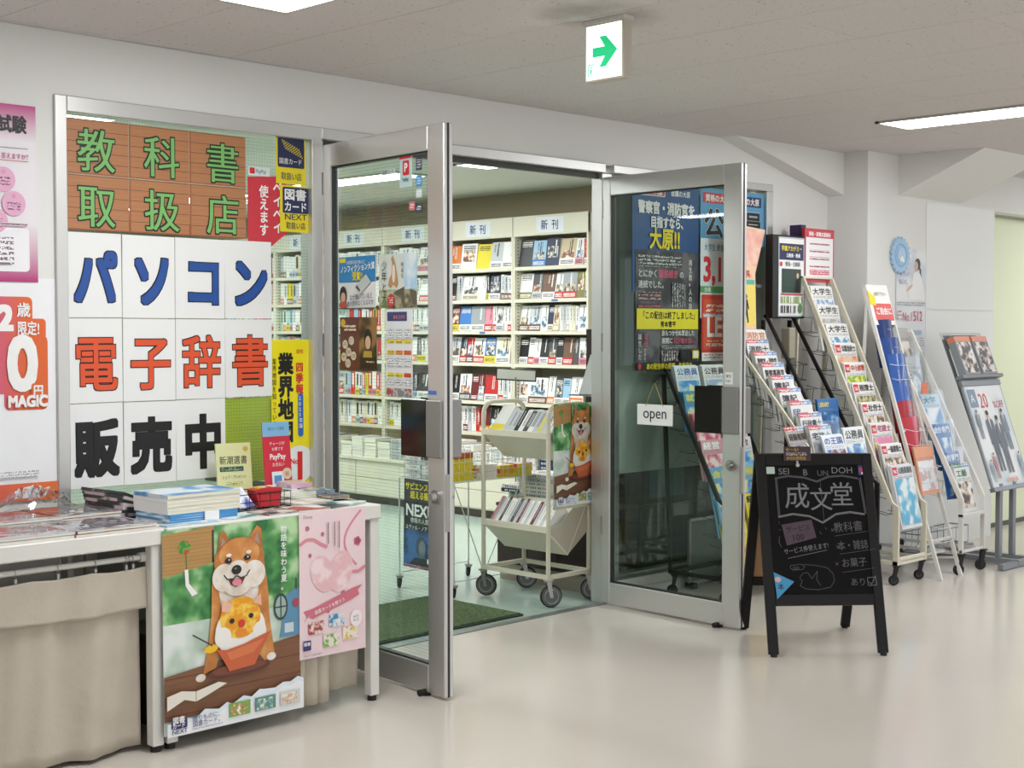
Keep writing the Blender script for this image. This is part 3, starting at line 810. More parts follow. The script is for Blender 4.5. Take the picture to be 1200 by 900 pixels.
# ---- shiba poster
def shiba(w, h, M, label):
    o = sheet('poster', w, h, mat('#dfe6df', .45), M, label, 'poster')
    U = lambda u: u * w
    V = lambda v: (1 - v) * h
    k = w / .53
    def E(b, u, v, ru, rv, m, rot=0, n=26): b.ell(U(u), V(v), ru * w, rv * h, m, n, rot)
    def PG(b, pts, m): b.poly([(U(u), V(v)) for u, v in pts], m)
    b = MB()
    b.rect(0, V(.72), w, h, blotch('#2c6e3a', '#5c9f5a', '#b4d6a4', 13 / k, 2, lo=.36, hi=.66))
    b.rect(0, V(.72), w, V(.46), blotch('#b9cdbb', '#cfdcd2', '#e1e8e2', 7 / k, 2))
    PG(b, [(0, .02), (.36, 0), (.36, .18), (0, .23)], wood_mat('reed_blind', '#a67a45', '#c39a5c', .012 * k))
    b.rect(U(.345), V(.18), U(.36), V(.02), mat('#4c3a26', .6))
    E(b, .15, .09, .045, .035, blotch('#3c8a3a', '#72ae3e', '#c04b38', 40, 2)); b.stroke([(U(.16), V(.12)), (U(.165), V(.2))], .004 * k, mat('#4a7a3c', .5))
    PG(b, [(.15, .20), (.175, .2), (.18, .27), (.24, .325), (.2, .335), (.155, .28)], W_)
    # grinder
    BL = mat('#5d8fae', .4)
    PG(b, [(.86, .42), (.97, .37), (1, .38), (1, .62), (.84, .62), (.86, .54)], BL); PG(b, [(.88, .55), (.95, .55), (.95, .6), (.88, .6)], mat('#c9d5d8', .5))
    E(b, .85, .46, .055, .07, mat('#37454c', .5)); E(b, .85, .46, .042, .056, mat('#9db5a8', .5)); b.stroke([(U(.8), V(.46)), (U(.9), V(.46))], .005 * k, mat('#37454c', .5)); b.stroke([(U(.85), V(.4)), (U(.85), V(.52))], .005 * k, mat('#37454c', .5))
    E(b, .97, .45, .03, .022, mat('#a8485a', .5))
    b.rect(U(.965), V(.38), U(.975), V(.32), mat('#37454c', .5))
    # table
    PG(b, [(0, .71), (1, .62), (1, .9), (0, .93)], wood_mat('table_print', '#6b4630', '#8b5f40', .06 * k))
    # dog
    OR = blotch('#a9642c', '#bf7838', '#cf8f50', 22 / k, 5, lo=.35, hi=.7); OR2 = blotch('#bd783a', '#d08a48', '#dda466', 16 / k, 5, lo=.35, hi=.7); CR = blotch('#d9ccbc', '#e8ddd0', '#f0eae2', 24 / k, 5, lo=.35, hi=.65); DK = mat('#1c1512', .4)
    PG(b, [(.335, .3), (.36, .2), (.72, .2), (.75, .35), (.76, .5), (.80, .71), (.72, .72), (.6, .6), (.4, .6), (.36, .71), (.27, .73), (.31, .58), (.33, .45)], OR2)
    PG(b, [(.38, .3), (.68, .3), (.66, .5), (.55, .62), (.42, .5)], CR); E(b, .25, .745, .035, .02, CR); E(b, .77, .705, .035, .02, CR)
    PG(b, [(.375, .14), (.395, .045), (.42, .025), (.48, .10)], OR); PG(b, [(.60, .09), (.665, .02), (.70, .04), (.71, .15)], OR)
    PG(b, [(.395, .12), (.41, .06), (.45, .105)], mat('#a68f82', .5)); PG(b, [(.64, .1), (.67, .055), (.69, .12)], mat('#a68f82', .5))
    E(b, .535, .19, .185, .12, OR); E(b, .535, .155, .15, .08, OR2)
    E(b, .42, .265, .085, .07, CR); E(b, .64, .265, .085, .07, CR); E(b, .52, .28, .12, .085, CR); E(b, .52, .235, .075, .05, CR)
    E(b, .455, .155, .02, .009, CR); E(b, .60, .15, .02, .009, CR)
    E(b, .45, .182, .026, .014, DK); E(b, .588, .178, .026, .014, DK); E(b, .455, .178, .005, .004, W_); E(b, .592, .174, .005, .004, W_)
    E(b, .508, .232, .036, .024, DK); E(b, .50, .225, .01, .005, mat('#7a706c', .4))
    b.stroke([(U(.415), V(.25)), (U(.44), V(.275)), (U(.48), V(.275)), (U(.508), V(.262)), (U(.54), V(.275)), (U(.58), V(.268)), (U(.605), V(.24))], .004 * k, DK)
    PG(b, [(.45, .278), (.57, .274), (.545, .305), (.50, .318), (.465, .305)], mat('#5b1f22', .4)); E(b, .508, .295, .035, .018, mat('#de8791', .4))
    # shaved ice dog
    E(b, .52, .735, .23, .032, mat('#5c3024', .4)); E(b, .52, .728, .20, .025, mat('#7a4331', .4))
    E(b, .53, .54, .185, .13, mat('#efece6', .5)); E(b, .53, .475, .15, .105, blotch('#e89a1d', '#efb02a', '#f5cf5a', 30 / k, 4)); E(b, .40, .56, .06, .05, mat('#efece6', .5)); E(b, .67, .56, .05, .05, mat('#efece6', .5))
    PG(b, [(.39, .43), (.40, .375), (.47, .40), (.44, .44)], mat('#e7b69b', .5)); PG(b, [(.62, .41), (.68, .365), (.685, .43)], mat('#e7b69b', .5))
    E(b, .465, .485, .018, .013, DK); E(b, .605, .473, .018, .013, DK); E(b, .535, .505, .025, .021, mat('#cc3b2c', .4)); E(b, .53, .55, .042, .02, mat('#ee8a2d', .4))
    PG(b, [(.35, .615), (.42, .625), (.55, .61), (.755, .565), (.66, .68), (.63, .725), (.44, .735), (.41, .69)], mat('#c9623a', .35)); PG(b, [(.42, .64), (.7, .60), (.62, .66), (.45, .68)], mat('#d9774b', .35))
    E(b, .31, .605, .05, .02, mat('#edbe27', .5), .1); b.stroke([(U(.18), V(.52)), (U(.32), V(.59))], .005 * k, mat('#3a3f33', .4))
    # book and paper foot
    PG(b, [(0, .80), (.1, .785), (.2, .80), (.36, .775), (.42, .79), (.28, .83), (.2, .85), (.12, .83), (0, .87)], mat('#e6e1d4', .6)); b.stroke([(U(.2), V(.80)), (U(.2), V(.85))], .003 * k, mat('#9a907c', .6))
    zz = [(0, 1), (1, 1), (1, .845), (.955, .83), (.9, .85), (.84, .845), (.78, .865), (.7, .86), (.66, .855), (.6, .885), (.54, .87), (.46, .90), (.42, .885), (.36, .91), (.26, .895), (.2, .93), (.12, .92), (.06, .945), (0, .93)]
    PG(b, [(u, v) for u, v in zz], mat('#dfeaf2', .5)); PG(b, [(u, min(1, v + .022)) for u, v in zz], mat('#edf0f2', .5))
    b.build('printed_picture', o)
    zt = b.z + .0006; b = MB(); b.z = zt; PU = mat('#3a3370', .5)
    b.rrect(U(.025), V(.965), U(.135), V(.915), .006 * k, PU); b.text('図書', U(.033), V(.938), .024 * k, W_, .02, .95); b.text('カード', U(.03), V(.962), .02 * k, W_, .02, .8); b.text('NEXT', U(.08), V(.99), .02 * k, PU, .01, 1.1, 'C')
    b.text('贈りものに、', U(.17), V(.945), .020 * k, PU, 0, .95); b.text('図書カード。', U(.17), V(.972), .020 * k, PU, 0, .95); b.rect(U(.17), V(.985), U(.38), V(.978), fine_print('#edf0f2', '#3a3370', .004))
    for u, ca, cb in ((.43, '#7fae54', '#c2703f'), (.62, '#5e8f88', '#8ab3a2'), (.81, '#d3d4cf', '#c99a63')):
        b.rect(U(u), V(.965), U(u + .155), V(.895), mat(ca, .5)); b.rect(U(u) + .006 * k, V(.96), U(u + .13), V(.905), blotch(ca, cb, '#ece7da', 60 / k, 3))
    b.text('物語を味わう夏。', U(.82), V(.03), .027 * k, W_, .012, .95, vertical=True, line=1.02)
    b.build('lettering', o)
    return o
shiba(.535, .662, frame((2.374, 3.950, .050), (1, 0, .002)), 'large poster of a shiba dog with a shaved-ice dish hung on the table front')

# ---- pink poster (characters left out)
o = sheet('poster', .292, .512, mat('#ecd3d6', .5), frame((2.905, 3.944, .210), (1, 0, 0)), 'pink poster with ribbons and small cards hung on the right of the table front', 'poster')
b = MB(); RB = mat('#d98c97', .5); RB2 = mat('#cf6f80', .5)
def ribbon(pts, wd, m): b.stroke(pts, wd, m)
cv = [(.292 - .075 * math.sin(t * 1.1) - .02, .50 - .075 * t) for t in [i * .2 for i in range(14)]]
ribbon([(x, y) for x, y in cv], .009, RB)
ribbon([(.0 + .03 * i, .40 + .018 * math.sin(i * 1.1)) for i in range(5)], .012, RB); ribbon([(.20 + .03 * i, .30 - .02 * math.sin(i)) for i in range(4)], .012, RB)
for x, y, r in ((.035, .455, .008), (.255, .39, .014), (.12, .165, .013), (.19, .21, .010), (.045, .36, .007), (.10, .43, .007)):
    for a in range(5):
        b.z = .0012; b.ell(x + r * .7 * math.cos(a * 1.2566), y + r * .7 * math.sin(a * 1.2566), r * .6, r * .6, RB2 if r > .01 else RB, 8)
b.z = .0018
b.ell(.10, .29, .05, .07, blotch('#e6b9be', '#eac6ca', '#f0d8d8', 20, 2), 20, .5); b.ell(.18, .29, .05, .075, blotch('#e6b9be', '#eac6ca', '#f0d8d8', 20, 2), 20, -.3)
b.poly([(.018, .128 + .0), (.035, .150), (.055, .138), (.23, .185), (.262, .198), (.255, .215), (.275, .232), (.235, .225), (.05, .172), (.015, .168), (.03, .15)][::-1], RB2)
b.text('図書カードを贈ろう', .065, .150, .016, W_, .01, .95, rot=.24)
for x, y, c1_, c2_ in ((.035, .083, '#a9404a', '#dcb9b0'), (.125, .098, '#4b86b5', '#c9dbe4'), (.10, .030, '#7fae54', '#e4e0ca'), (.185, .045, '#e2b03a', '#efe6d0')):
    b.rect(x, y, x + .068, y + .044, blotch(c1_, c2_, '#e6e0d6', 55, 3))
b.ell(.245, .115, .026, .030, mat('#f2e9ea', .5)); b.rect(.232, .105, .258, .127, fine_print('#f2e9ea', '#a5848c', .007))
b.rrect(.012, .030, .045, .065, .003, mat('#3a3370', .5)); b.text('図書', .014, .047, .014, W_, .02); b.rect(.012, .010, .09, .016, fine_print('#ecd3d6', '#6a5560', .005))
for i, x in enumerate((.165, .145, .118)): b.rect(x, .375 + i * .01, x + .007, .47, fine_print('#ecd3d6', '#7d6068', .007, True, .7))
b.text('Disney', .012, .49, .016, mat('#6a5560', .5), 0, .9)
b.build('printed_design', o)

# ================================================================== ON THE TABLES
def slab_(name, x, y, z, w, d, t, rz, cov, label, cat, group=None, side=None, deco=None, tilt=0):
    """a flat-lying booklet or block: w along local x, d along y, t thick"""
    M = Matrix.Translation((x, y, z)) @ Matrix.Rotation(rz, 4, 'Z') @ Matrix.Rotation(tilt, 4, 'Y')
    b = MB(); side = side or PAGE
    b.box(0, w, 0, d, .0006, t - .0006, side); b.box(-.001, w + .001, -.001, d + .001, t - .0006, t, cov); b.box(-.001, w + .001, -.001, d + .001, 0, .0006, cov)
    b.box(-.0012, -.0002, -.001, d + .001, 0, t, cov)
    if deco:
        b.z = t
        for (u0, v0, u1, v1, m) in deco: b.rect(u0 * w, v0 * d, u1 * w, v1 * d, m)
    return b.build(name, None, M, label, cat, group)
Z0 = .7205
# plastic wrapped magazines on table 1
mgc = [blotch('#8a5552', '#c9c3c4', '#dcdcde', 14, 3), blotch('#8d93a8', '#c2c4cc', '#e3e2e4', 12, 4), blotch('#b98b88', '#d8d2d2', '#c7cbd4', 16, 3), blotch('#a2a6b0', '#d9d8da', '#8f6a70', 15, 3)]
dsc = ['grey and red', 'pale blue-grey', 'pale pink', 'light grey']
k = 0
for i, (x, y, rz) in enumerate(((1.52, 3.975, .02), (1.805, 3.97, -.02), (2.085, 3.96, .015), (1.60, 4.25, .03), (1.90, 4.24, -.01), (2.15, 4.25, .02))):
    lay = 2 if i < 3 else 3
    for j in range(lay):
        where = ('front row', 'back row')[i > 2]
        ordn = ('left', 'middle', 'right')[i % 3]
        lab = '%s film-wrapped magazine, %s pile of %s on left table, %s' % (dsc[(i + j) % 4], ordn, where, ('bottom', 'second', 'third')[j] + ' one' if j < lay - 1 else 'on top')
        o = slab_('wrapped_magazine', x + .004 * j, y, Z0 + j * .0105, .275, .255 if i < 3 else .24, .009, rz, mgc[(i + j) % 4], lab, 'magazine',
                  deco=[(.08, .7, .6, .9, fine_print('#d9d5d6', '#8f3038', .02, dens=.6))])
        b = MB()
        nx = 14; vs = []; fs = []
        for a in range(nx + 1):
            for c in range(nx + 1):
                vs.append((-.006 + .287 * a / nx, -.006 + .267 * c / nx, .0096 + .0022 * random.random() - (.004 if a in (0, nx) or c in (0, nx) else 0)))
        for a in range(nx):
            for c in range(nx): q = a * (nx + 1) + c; fs.append((q, q + nx + 1, q + nx + 2, q + 1))
        if j == lay - 1: b.add(vs, fs, FILM, True); b.build('film_wrap', o)
# crumpled film bag at the back
b = MB(); vs = []; fs = []; n = 14
for i in range(n + 1):
    for j in range(n + 1):
        u, v_ = i / n, j / n; r = max(0, 1 - ((u - .5) ** 2 + (v_ - .5) ** 2) * 4)
        vs.append((2.08 + .26 * u, 4.42 + .14 * v_, Z0 + .037 + .05 * r ** .6 * (1 + .5 * random.uniform(-1, 1)) + .008 * random.random()))
for i in range(n):
    for j in range(n): a = i * (n + 1) + j; fs.append((a, a + n + 1, a + n + 2, a + 1))
b.add(vs, fs, FILM, True); b.build('plastic_bag', None, None, 'crumpled clear plastic film lying at the back of the far left table', 'bag')
# fan of dark magazines
dk = blotch('#20302a', '#3a2a33', '#c8b9bd', 10, 3)
for j in range(8):
    M = Matrix.Translation((2.400 + .003 * j, 4.245 + .003 * j, Z0 + .001 + j * .0115)) @ Matrix.Rotation(.02 * j - .05, 4, 'Z') @ Matrix.Rotation(.055 * j, 4, 'Y')
    b = MB(); b.box(0, .15, 0, .25, .001, .006, mat('#26322b', .5)); b.box(-.001, .151, -.001, .251, .006, .0068, dk); b.box(-.002, 0, -.001, .251, -.004, .0068, dk); b.box(-.001, .151, -.0015, 0, -.006, .0060, dk)
    b.build('leaflet', None, M, 'dark green and purple leaflet, fan at left corner of second table, %s' % ('lowest', 'second up', 'third up', 'fourth up', 'fifth up', 'sixth up', 'second from top', 'on top')[j], 'leaflet', 'fanned dark leaflets')
# big stack of cream books with blue ones beneath
bl = blotch('#3f82bd', '#7fb2d6', '#dfe8ee', 8, 2); side_b = mat('#4f9ad0', .5)
zz = Z0
names = []
for j in range(9):
    low = j < 4
    t = .0075 if low else .0125
    M_ = (2.425, 4.02, zz) if not low else (2.43, 4.015, zz)
    x, y = 2.445 + random.uniform(-.002, .002) + (0 if low else -.008), 4.02 + random.uniform(-.002, .002)
    o = slab_('booklet', x, y, zz, .285 if not low else .265, .20, t, .03, bl if low or j == 8 else PAPER,
              ('thin blue booklet under the cream block of booklets, %s' % ('lowest', 'second', 'third', 'uppermost')[j]) if low else
              ('thick cream-edged booklet of the big stack on the second table, %s' % ('lowest', 'second', 'middle', 'fourth', 'topmost with a blue cover')[j - 4]),
              'booklet', 'stacked booklets on the second table', side=side_b if low else mat('#e2dcc6', .7, var=.08, scale=300))
    zz += t + .0003
MB().box(2.575, 2.63, 4.015, 4.0185, Z0, Z0 + .032, PAPER).build('paper_band', None, None, 'white paper band around the blue booklets under the cream stack', 'band')
# clear bag sheet in front of the stack
slab_('wrapped_leaflet', 2.40, 3.965, Z0, .21, .045, .004, 0, blotch('#9cc0d6', '#dfe6ea', '#f0f0f0', 20, 3), 'film-wrapped pale leaflet at the left front corner of the second table', 'leaflet')
# wire basket with leaflets
e = empty('wire_basket', (2.735, 4.12, Z0), .03, 'black wire basket holding leaflets on the second table', 'basket')
b = MB(); BW, BD, BH = .27, .15, .058
for z_ in (.0025, .03, BH):
    b.tube([(0, 0, z_), (BW, 0, z_), (BW, BD, z_), (0, BD, z_)], .0016, WIREB, 6, closed=True)
for i in range(7): x = BW * i / 6; b.tube([(x, 0, BH), (x, 0, .0025), (x, BD, .0025), (x, BD, BH)], .0013, WIREB, 5)
for i in range(1, 4): y = BD * i / 4; b.tube([(0, y, BH), (0, y, .0025), (BW, y, .0025), (BW, y, BH)], .0013, WIREB, 5)
b.build('wire_body', e)
for j in range(4):
    M = Matrix.Translation((2.742, 4.135 + .028 * j, Z0 + .006)) @ Matrix.Rotation(.10 * j - .1, 4, 'Y') @ Matrix.Rotation(-.9, 4, 'X')
    b = MB(); b.box(0, .115, 0, .004, 0, .095, blotch('#5a62a8', '#c8cde8', '#eceef4', 22, 3))
    b.build('leaflet', None, M, 'lavender leaflet leaning in the left half of the wire basket, %s' % ('front', 'second', 'third', 'rearmost')[j], 'leaflet', 'lavender leaflets in the basket')
b = MB()
pts = []
for i in range(13):
    s = i / 12; pts.append((.12 * s, .062 + .006 * math.sin(s * PI)))
b.prism([(0.018, 0)] + [(.108, 0)] + pts[::-1], 0, .05, 'Y', mat('#c2202b', .45, coat=.2)); b.prism([(.012, .045), (.11, .043), (.118, .052), (.006, .054)], -.002, 0, 'Y', mat('#8f1720', .5))
for j in range(4): b.box(.02 + .02 * j, .036 + .02 * j, .01, .04, .060, .070, (YEL, W_, mat('#d9922a', .5), W_)[j])
b.build('red_pouch', None, Matrix.Translation((2.868, 4.15, Z0 + .006)) @ Matrix.Rotation(.05, 4, 'Z'), 'bright red pouch with slips of paper in the right half of the wire basket', 'pouch')
# leaflet piles right of the basket
LF = [('green and white', blotch('#5f8d6c', '#c9d8cf', '#eef0ee', 10, 3)), ('cream', blotch('#c7b79a', '#e3ddcf', '#f0eeea', 10, 3)), ('white and red', blotch('#b5524c', '#e8e2de', '#f2f0ee', 10, 3)),
      ('teal', blotch('#4a8a84', '#b7d3cf', '#e6ecea', 12, 3)), ('navy and brown', blotch('#2c3850', '#8a7767', '#d6cdc2', 14, 3)), ('pink', blotch('#d08d94', '#e9cfcf', '#f2e8e6', 12, 3)), ('yellow', blotch('#d9bf3c', '#e9e2b5', '#b7553f', 14, 3)),
      ('dark', blotch('#242628', '#5a5450', '#a8a29a', 12, 3))]
def pile(x, y, w, d, n, t, ci, rz, lab, z=Z0):
    for j in range(n):
        slab_('leaflet', x + random.uniform(-.003, .003), y + random.uniform(-.003, .003), z + j * (t + .0003), w, d, t, rz + random.uniform(-.03, .03), LF[ci][1],
              '%s leaflet %s, %s' % (LF[ci][0], lab, 'on top of its pile' if j == n - 1 else ('lowest of its pile', 'second from the bottom', 'third from the bottom', 'fourth from the bottom', 'fifth from the bottom', 'sixth from the bottom', 'seventh from the bottom')[j]),
              'leaflet', 'leaflet piles on the second table')
pile(3.03, 4.235, .155, .21, 5, .007, 0, -.15, 'just right of the wire basket')
pile(2.66, 3.975, .14, .10, 1, .003, 3, .3, 'before the left of the wire basket')
pile(2.80, 3.97, .13, .11, 2, .003, 4, .12, 'before the right of the wire basket')
pile(2.93, 3.98, .13, .12, 2, .003, 2, -.1, 'mid table front edge')
pile(3.02, 4.08, .15, .13, 3, .004, 1, .1, 'in the middle of the second table')
pile(3.07, 3.975, .10, .10, 1, .003, 7, .2, 'at the front edge above the pink poster')
pile(3.13, 4.10, .13, .10, 2, .004, 6, -.25, 'near the right end of the second table')
pile(3.165, 3.99, .10, .12, 2, .004, 3, .3, 'on the right front corner of the second table')
pile(3.19, 4.13, .085, .20, 3, .004, 4, .05, 'along right edge of second table', Z0 + .009)
# pink block and grey-blue blocks of cards
slab_('card_block', 3.155, 4.33, Z0 + .0, .09, .12, .055, -.1, blotch('#c9a1bf', '#e8cfe0', '#e0c9a8', 14, 2), 'tall block of pink cards at the back of the second table', 'card block', side=mat('#e2b5cf', .7, var=.1, scale=200))
slab_('card_block', 3.17, 4.22, Z0 + .0095, .062, .085, .03, .05, LF[4][1], 'low block of blue-grey cards in front of the pink block, left one', 'card block', side=mat('#8496a8', .7, var=.1, scale=200))
slab_('card_block', 3.24, 4.22, Z0 + .0095, .035, .085, .024, .0, LF[3][1], 'low block of blue-grey cards in front of the pink block, right one', 'card block', side=mat('#8496a8', .7, var=.1, scale=200))
# standing pale yellow booklet
M = frame((2.945, 4.50, Z0 + .003), (1, 0, -.02), (0, .12, 1))
o = sheet('booklet', .155, .205, mat('#dfe0a8', .5), M, 'pale green-yellow booklet standing against the window at the back of the table', 'booklet', t=.006)
b = MB(); b.ell(.132, .182, .012, .01, mat('#c9b84a', .5), 12); b.text('新潮選書', .012, .125, .034, mat('#3b4232', .5), .005, .92); b.rect(.012, .098, .118, .116, mat('#2c5a4c', .5)); b.rect(.02, .102, .11, .112, fine_print('#2c5a4c', '#dfe0a8', .010)); b.text('シェア・プレゼント', .02, .07, .015, mat('#3b4232', .5), 0, .8); b.rect(.035, .045, .11, .058, fine_print('#dfe0a8', '#3b4232', .008)); b.build('lettering', o)
# red payment stand
e = empty('payment_stand', (3.118, 4.43, Z0), 0, 'small red and blue payment stand card on the table by the yellow poster', 'stand')
MB().box(-.005, .135, -.02, .06, 0, .012, mat('#b8c6cf', .3)).build('base', e)
M = Matrix.Translation((0, .01, .012)) @ frame((0, 0, 0), (1, 0, 0), (0, .1, 1))
b = MB(); b.box(0, .125, 0, .27, -.004, 0, mat('#cf2b3f', .4)); o = b.build('card', e); o.matrix_local = M
b = MB(); b.rect(0, .215, .125, .27, mat('#7fb4d8', .4)); b.text('QRコード決済', .0625, .238, .015, NAVY, 0, .8, 'C'); b.text('PayPay', .0625, .125, .030, W_, .02, .9, 'C'); b.text('チャージが', .0625, .18, .016, W_, 0, .9, 'C'); b.text('お得です', .0625, .16, .015, W_, 0, .9, 'C'); b.text('お支払い', .0625, .10, .016, W_, 0, .9, 'C')
b.rect(.03, .02, .085, .08, mat('#dfe8ee', .4)); b.rect(.04, .035, .075, .065, mat('#4f8fc4', .4)); b.ell(.10, .07, .022, .022, mat('#d9c7a8', .4)); b.text('新', .09, .06, .02, mat('#9a4a3a', .4))
b.build('lettering', o)

# ================================================================== DOOR POSTERS
def on_door(D, W, a, z, w_, h_, m, label, cat='poster', side=-1, t=.0006, rot=0):
    """a = distance of the sheet's left edge (as seen) from hinge"""
    Mx = D.matrix_world
    if D is D1:   # seen from its -local... face: left = hinge side
        M = Mx @ frame((a, -.0036, z), (1, 0, 0), (0, 0, 1)) @ Matrix.Rotation(rot, 4, 'Z')
    return sheet('poster' if cat == 'poster' else 'sticker', w_, h_, m, M, label, cat, t=t)
def dfun(y): return 4.585 - y
o = on_door(D1, W1, dfun(4.495), 1.442, .262, .202, mat('#e6e6e2', .5), 'blue and white book prize poster at the upper left of the left door glass')
b = MB(); b.rect(0, .10, .262, .202, mat('#2e86bf', .5)); b.rect(.005, .18, .05, .197, YEL); b.text('ノンフィクション大賞', .012, .138, .030, W_, .02, .82, rot=.05); b.text('受賞!!', .10, .108, .036, YEL, .03, .8); b.text('全国書店員が選んだ', .06, .172, .016, W_, .0, .9)
b.ell(.035, .050, .026, .036, mat('#2c2018', .5)); b.ell(.036, .040, .017, .022, mat('#d9ab8e', .5)); b.ell(.035, .012, .03, .014, mat('#b8503f', .5))
b.poly([(.12, .08), (.20, .13), (.235, .10), (.155, .05)], mat('#c6cbc6', .5)); b.poly([(.128, .08), (.155, .062), (.16, .07), (.135, .09)], mat('#5c4a33', .5))
b.text('なぜ働いていると', .085, .028, .026, NAVY, .01, .78, rot=.05); b.text('本が読めなくなるのか', .068, .004, .024, NAVY, .01, .78, rot=.04); b.build('printed_design', o)
o = on_door(D1, W1, dfun(4.21), 1.438, .25, .205, mat('#cfd6cd', .5), 'poster with a standing dog on a rock on the left door glass')
b = MB(); b.rect(0, 0, .25, .07, blotch('#6f7a4a', '#9aa06a', '#b5bda0', 14, 3)); b.poly([(.06, .0), (.10, .06), (.17, .08), (.25, .06), (.25, 0)], blotch('#5a5340', '#7d7558', '#a69c7c', 30, 3))
b.rect(.17, .07, .25, .205, blotch('#a9c9dc', '#c4d9e2', '#d9e2e2', 10, 2))
F_ = mat('#b78d62', .6); b.poly([(.062, .085), (.08, .075), (.098, .09), (.118, .075), (.13, .09), (.122, .13), (.112, .165), (.10, .19), (.09, .20), (.083, .185), (.09, .17), (.085, .13), (.07, .11)], F_); b.ell(.10, .13, .011, .035, mat('#e4d5bf', .6), 16)
b.text('少年と犬', .018, .185, .042, mat('#33382f', .5), .0, .9, vertical=True, line=1.0); b.text('映画化', .15, .175, .02, mat('#33382f', .5), 0, .9, vertical=True); b.ell(.085, .028, .024, .026, mat('#c23a34', .5)); b.rect(.07, .014, .10, .04, fine_print('#c23a34', '#f0e0dc', .009)); b.build('printed_design', o)
o = on_door(D1, W1, dfun(4.49), 1.197, .262, .208, mat('#6a3a2c', .5), 'brown poster with pale medallions and a portrait on the left door glass')
b = MB(); b.rect(.14, 0, .262, .208, blotch('#3c2a18', '#5c4222', '#96713c', 9, 2)); b.ell(.025, .185, .018, .016, mat('#d9b23c', .5)); b.ell(.203, .12, .028, .042, mat('#1c1512', .5)); b.ell(.203, .108, .019, .026, mat('#d9b295', .5)); b.rect(.15, .01, .255, .05, mat('#2a1e12', .5)); b.rect(.19, .03, .25, .04, fine_print('#2a1e12', '#e8d8b0', .01)); b.poly([(.17, .05), (.235, .05), (.23, .075), (.175, .075)], mat('#b59a3a', .5))
for x, y in ((.03, .105), (.075, .12), (.055, .075), (.02, .055), (.09, .06), (.05, .03)): b.z = .0012; b.ell(x + .01, y - .005, .02, .018, mat('#ddd2bc', .5), 10)
b.z = .0016
for x, y in ((.03, .105), (.075, .12), (.055, .075), (.02, .055), (.09, .06), (.05, .03)): b.z = .0016; b.rect(x - .002, y - .012, x + .022, y + .004, fine_print('#ddd2bc', '#5a4638', .008))
b.rect(.035, .15, .12, .18, fine_print('#6a3a2c', '#f0e0c0', .014, dens=.6)); b.build('printed_design', o)
o = on_door(D1, W1, dfun(4.165), 1.098, .175, .335, mat('#dfe2e2', .5), 'long white price-list poster with yellow bands on the left door glass')
b = MB(); b.rect(.01, .29, .14, .325, mat('#39406e', .5)); b.text('本をさがす', .05, .297, .018, mat('#e2858a', .5), .01, .9)
for zz in (.262, .188, .10): b.z = .001; b.rect(0, zz - .045, .175, zz - .041, mat('#9aa0a6', .5))
for i in range(3):
    for q, (yy, hh, c) in enumerate(((.225, .035, None), (.205, .014, '#e8d02a'), (.163, .016, ('#e8c32a', '#e8902a', '#e0662a')[i]), (.115, .04, None), (.078, .016, ('#e8e02a', '#e8d02a', '#e0502a')[i]), (.045, .028, None))):
        b.z = .0012; b.rrect(.01 + i * .055, yy, .058 + i * .055, yy + hh, .004, mat(c, .5) if c else mat('#c9ced0', .5)); b.z = .0016; b.rect(.014 + i * .055, yy + .003, .054 + i * .055, yy + hh - .003, fine_print(c or '#eceeee', '#3c3f44', .009))
b.rect(.005, .005, .17, .035, blotch('#a94b48', '#c9cccc', '#7d8288', 40, 3)); b.build('printed_design', o)
o = on_door(D1, W1, dfun(4.07), 1.888, .08, .115, mat('#bcd6d6', .5), 'payment sticker with a red letter mark near the top of the left door', 'sticker')
b = MB(); b.rrect(.02, .045, .062, .10, .006, mat('#cf2a35', .5)); b.text('P', .03, .055, .045, W_, .03, .9); b.text('PayPay', .04, .022, .018, INK, .01, .8, 'C'); b.rect(0, .107, .08, .115, mat('#cf2a35', .5)); b.build('lettering', o)
o = on_door(D1, W1, dfun(4.19), 1.945, .09, .02, mat('#c8d4d2', .5), 'strip of small dark characters at the top of the left door glass', 'sticker')
b = MB(); b.text('図書カード', .005, .003, .017, INK, .0, .9); b.build('lettering', o)
for i, (z_, c, hh) in enumerate(((1.945, '#2a3050', .045), (1.885, '#3d94cf', .04), (1.845, '#cfd8d8', .03), (1.79, '#39415a', .03), (1.80, '#c9727a', .032))):
    o = on_door(D1, W1, dfun(3.965) if i < 4 else dfun(4.01), z_, .036, hh, mat(c, .5), ('navy card', 'light blue card', 'pale card', 'grey-blue card', 'pink round card')[i] + ' sticker in the right-hand column of the left door glass', 'sticker')
    b = MB(); b.rect(.004, .005, .032, hh - .005, fine_print(c, '#f2f2f2', .009)); b.build('lettering', o)
# blue tag on stile + yellow corner
Mx = D1.matrix_world @ frame((W1 - .095, -.0225, 1.118), (1, 0, 0), (0, 0, 1)); sheet('sticker', .05, .014, mat('#3c6fc4', .5), Mx, 'small blue tape strip on the left door stile above the black plate', 'sticker')
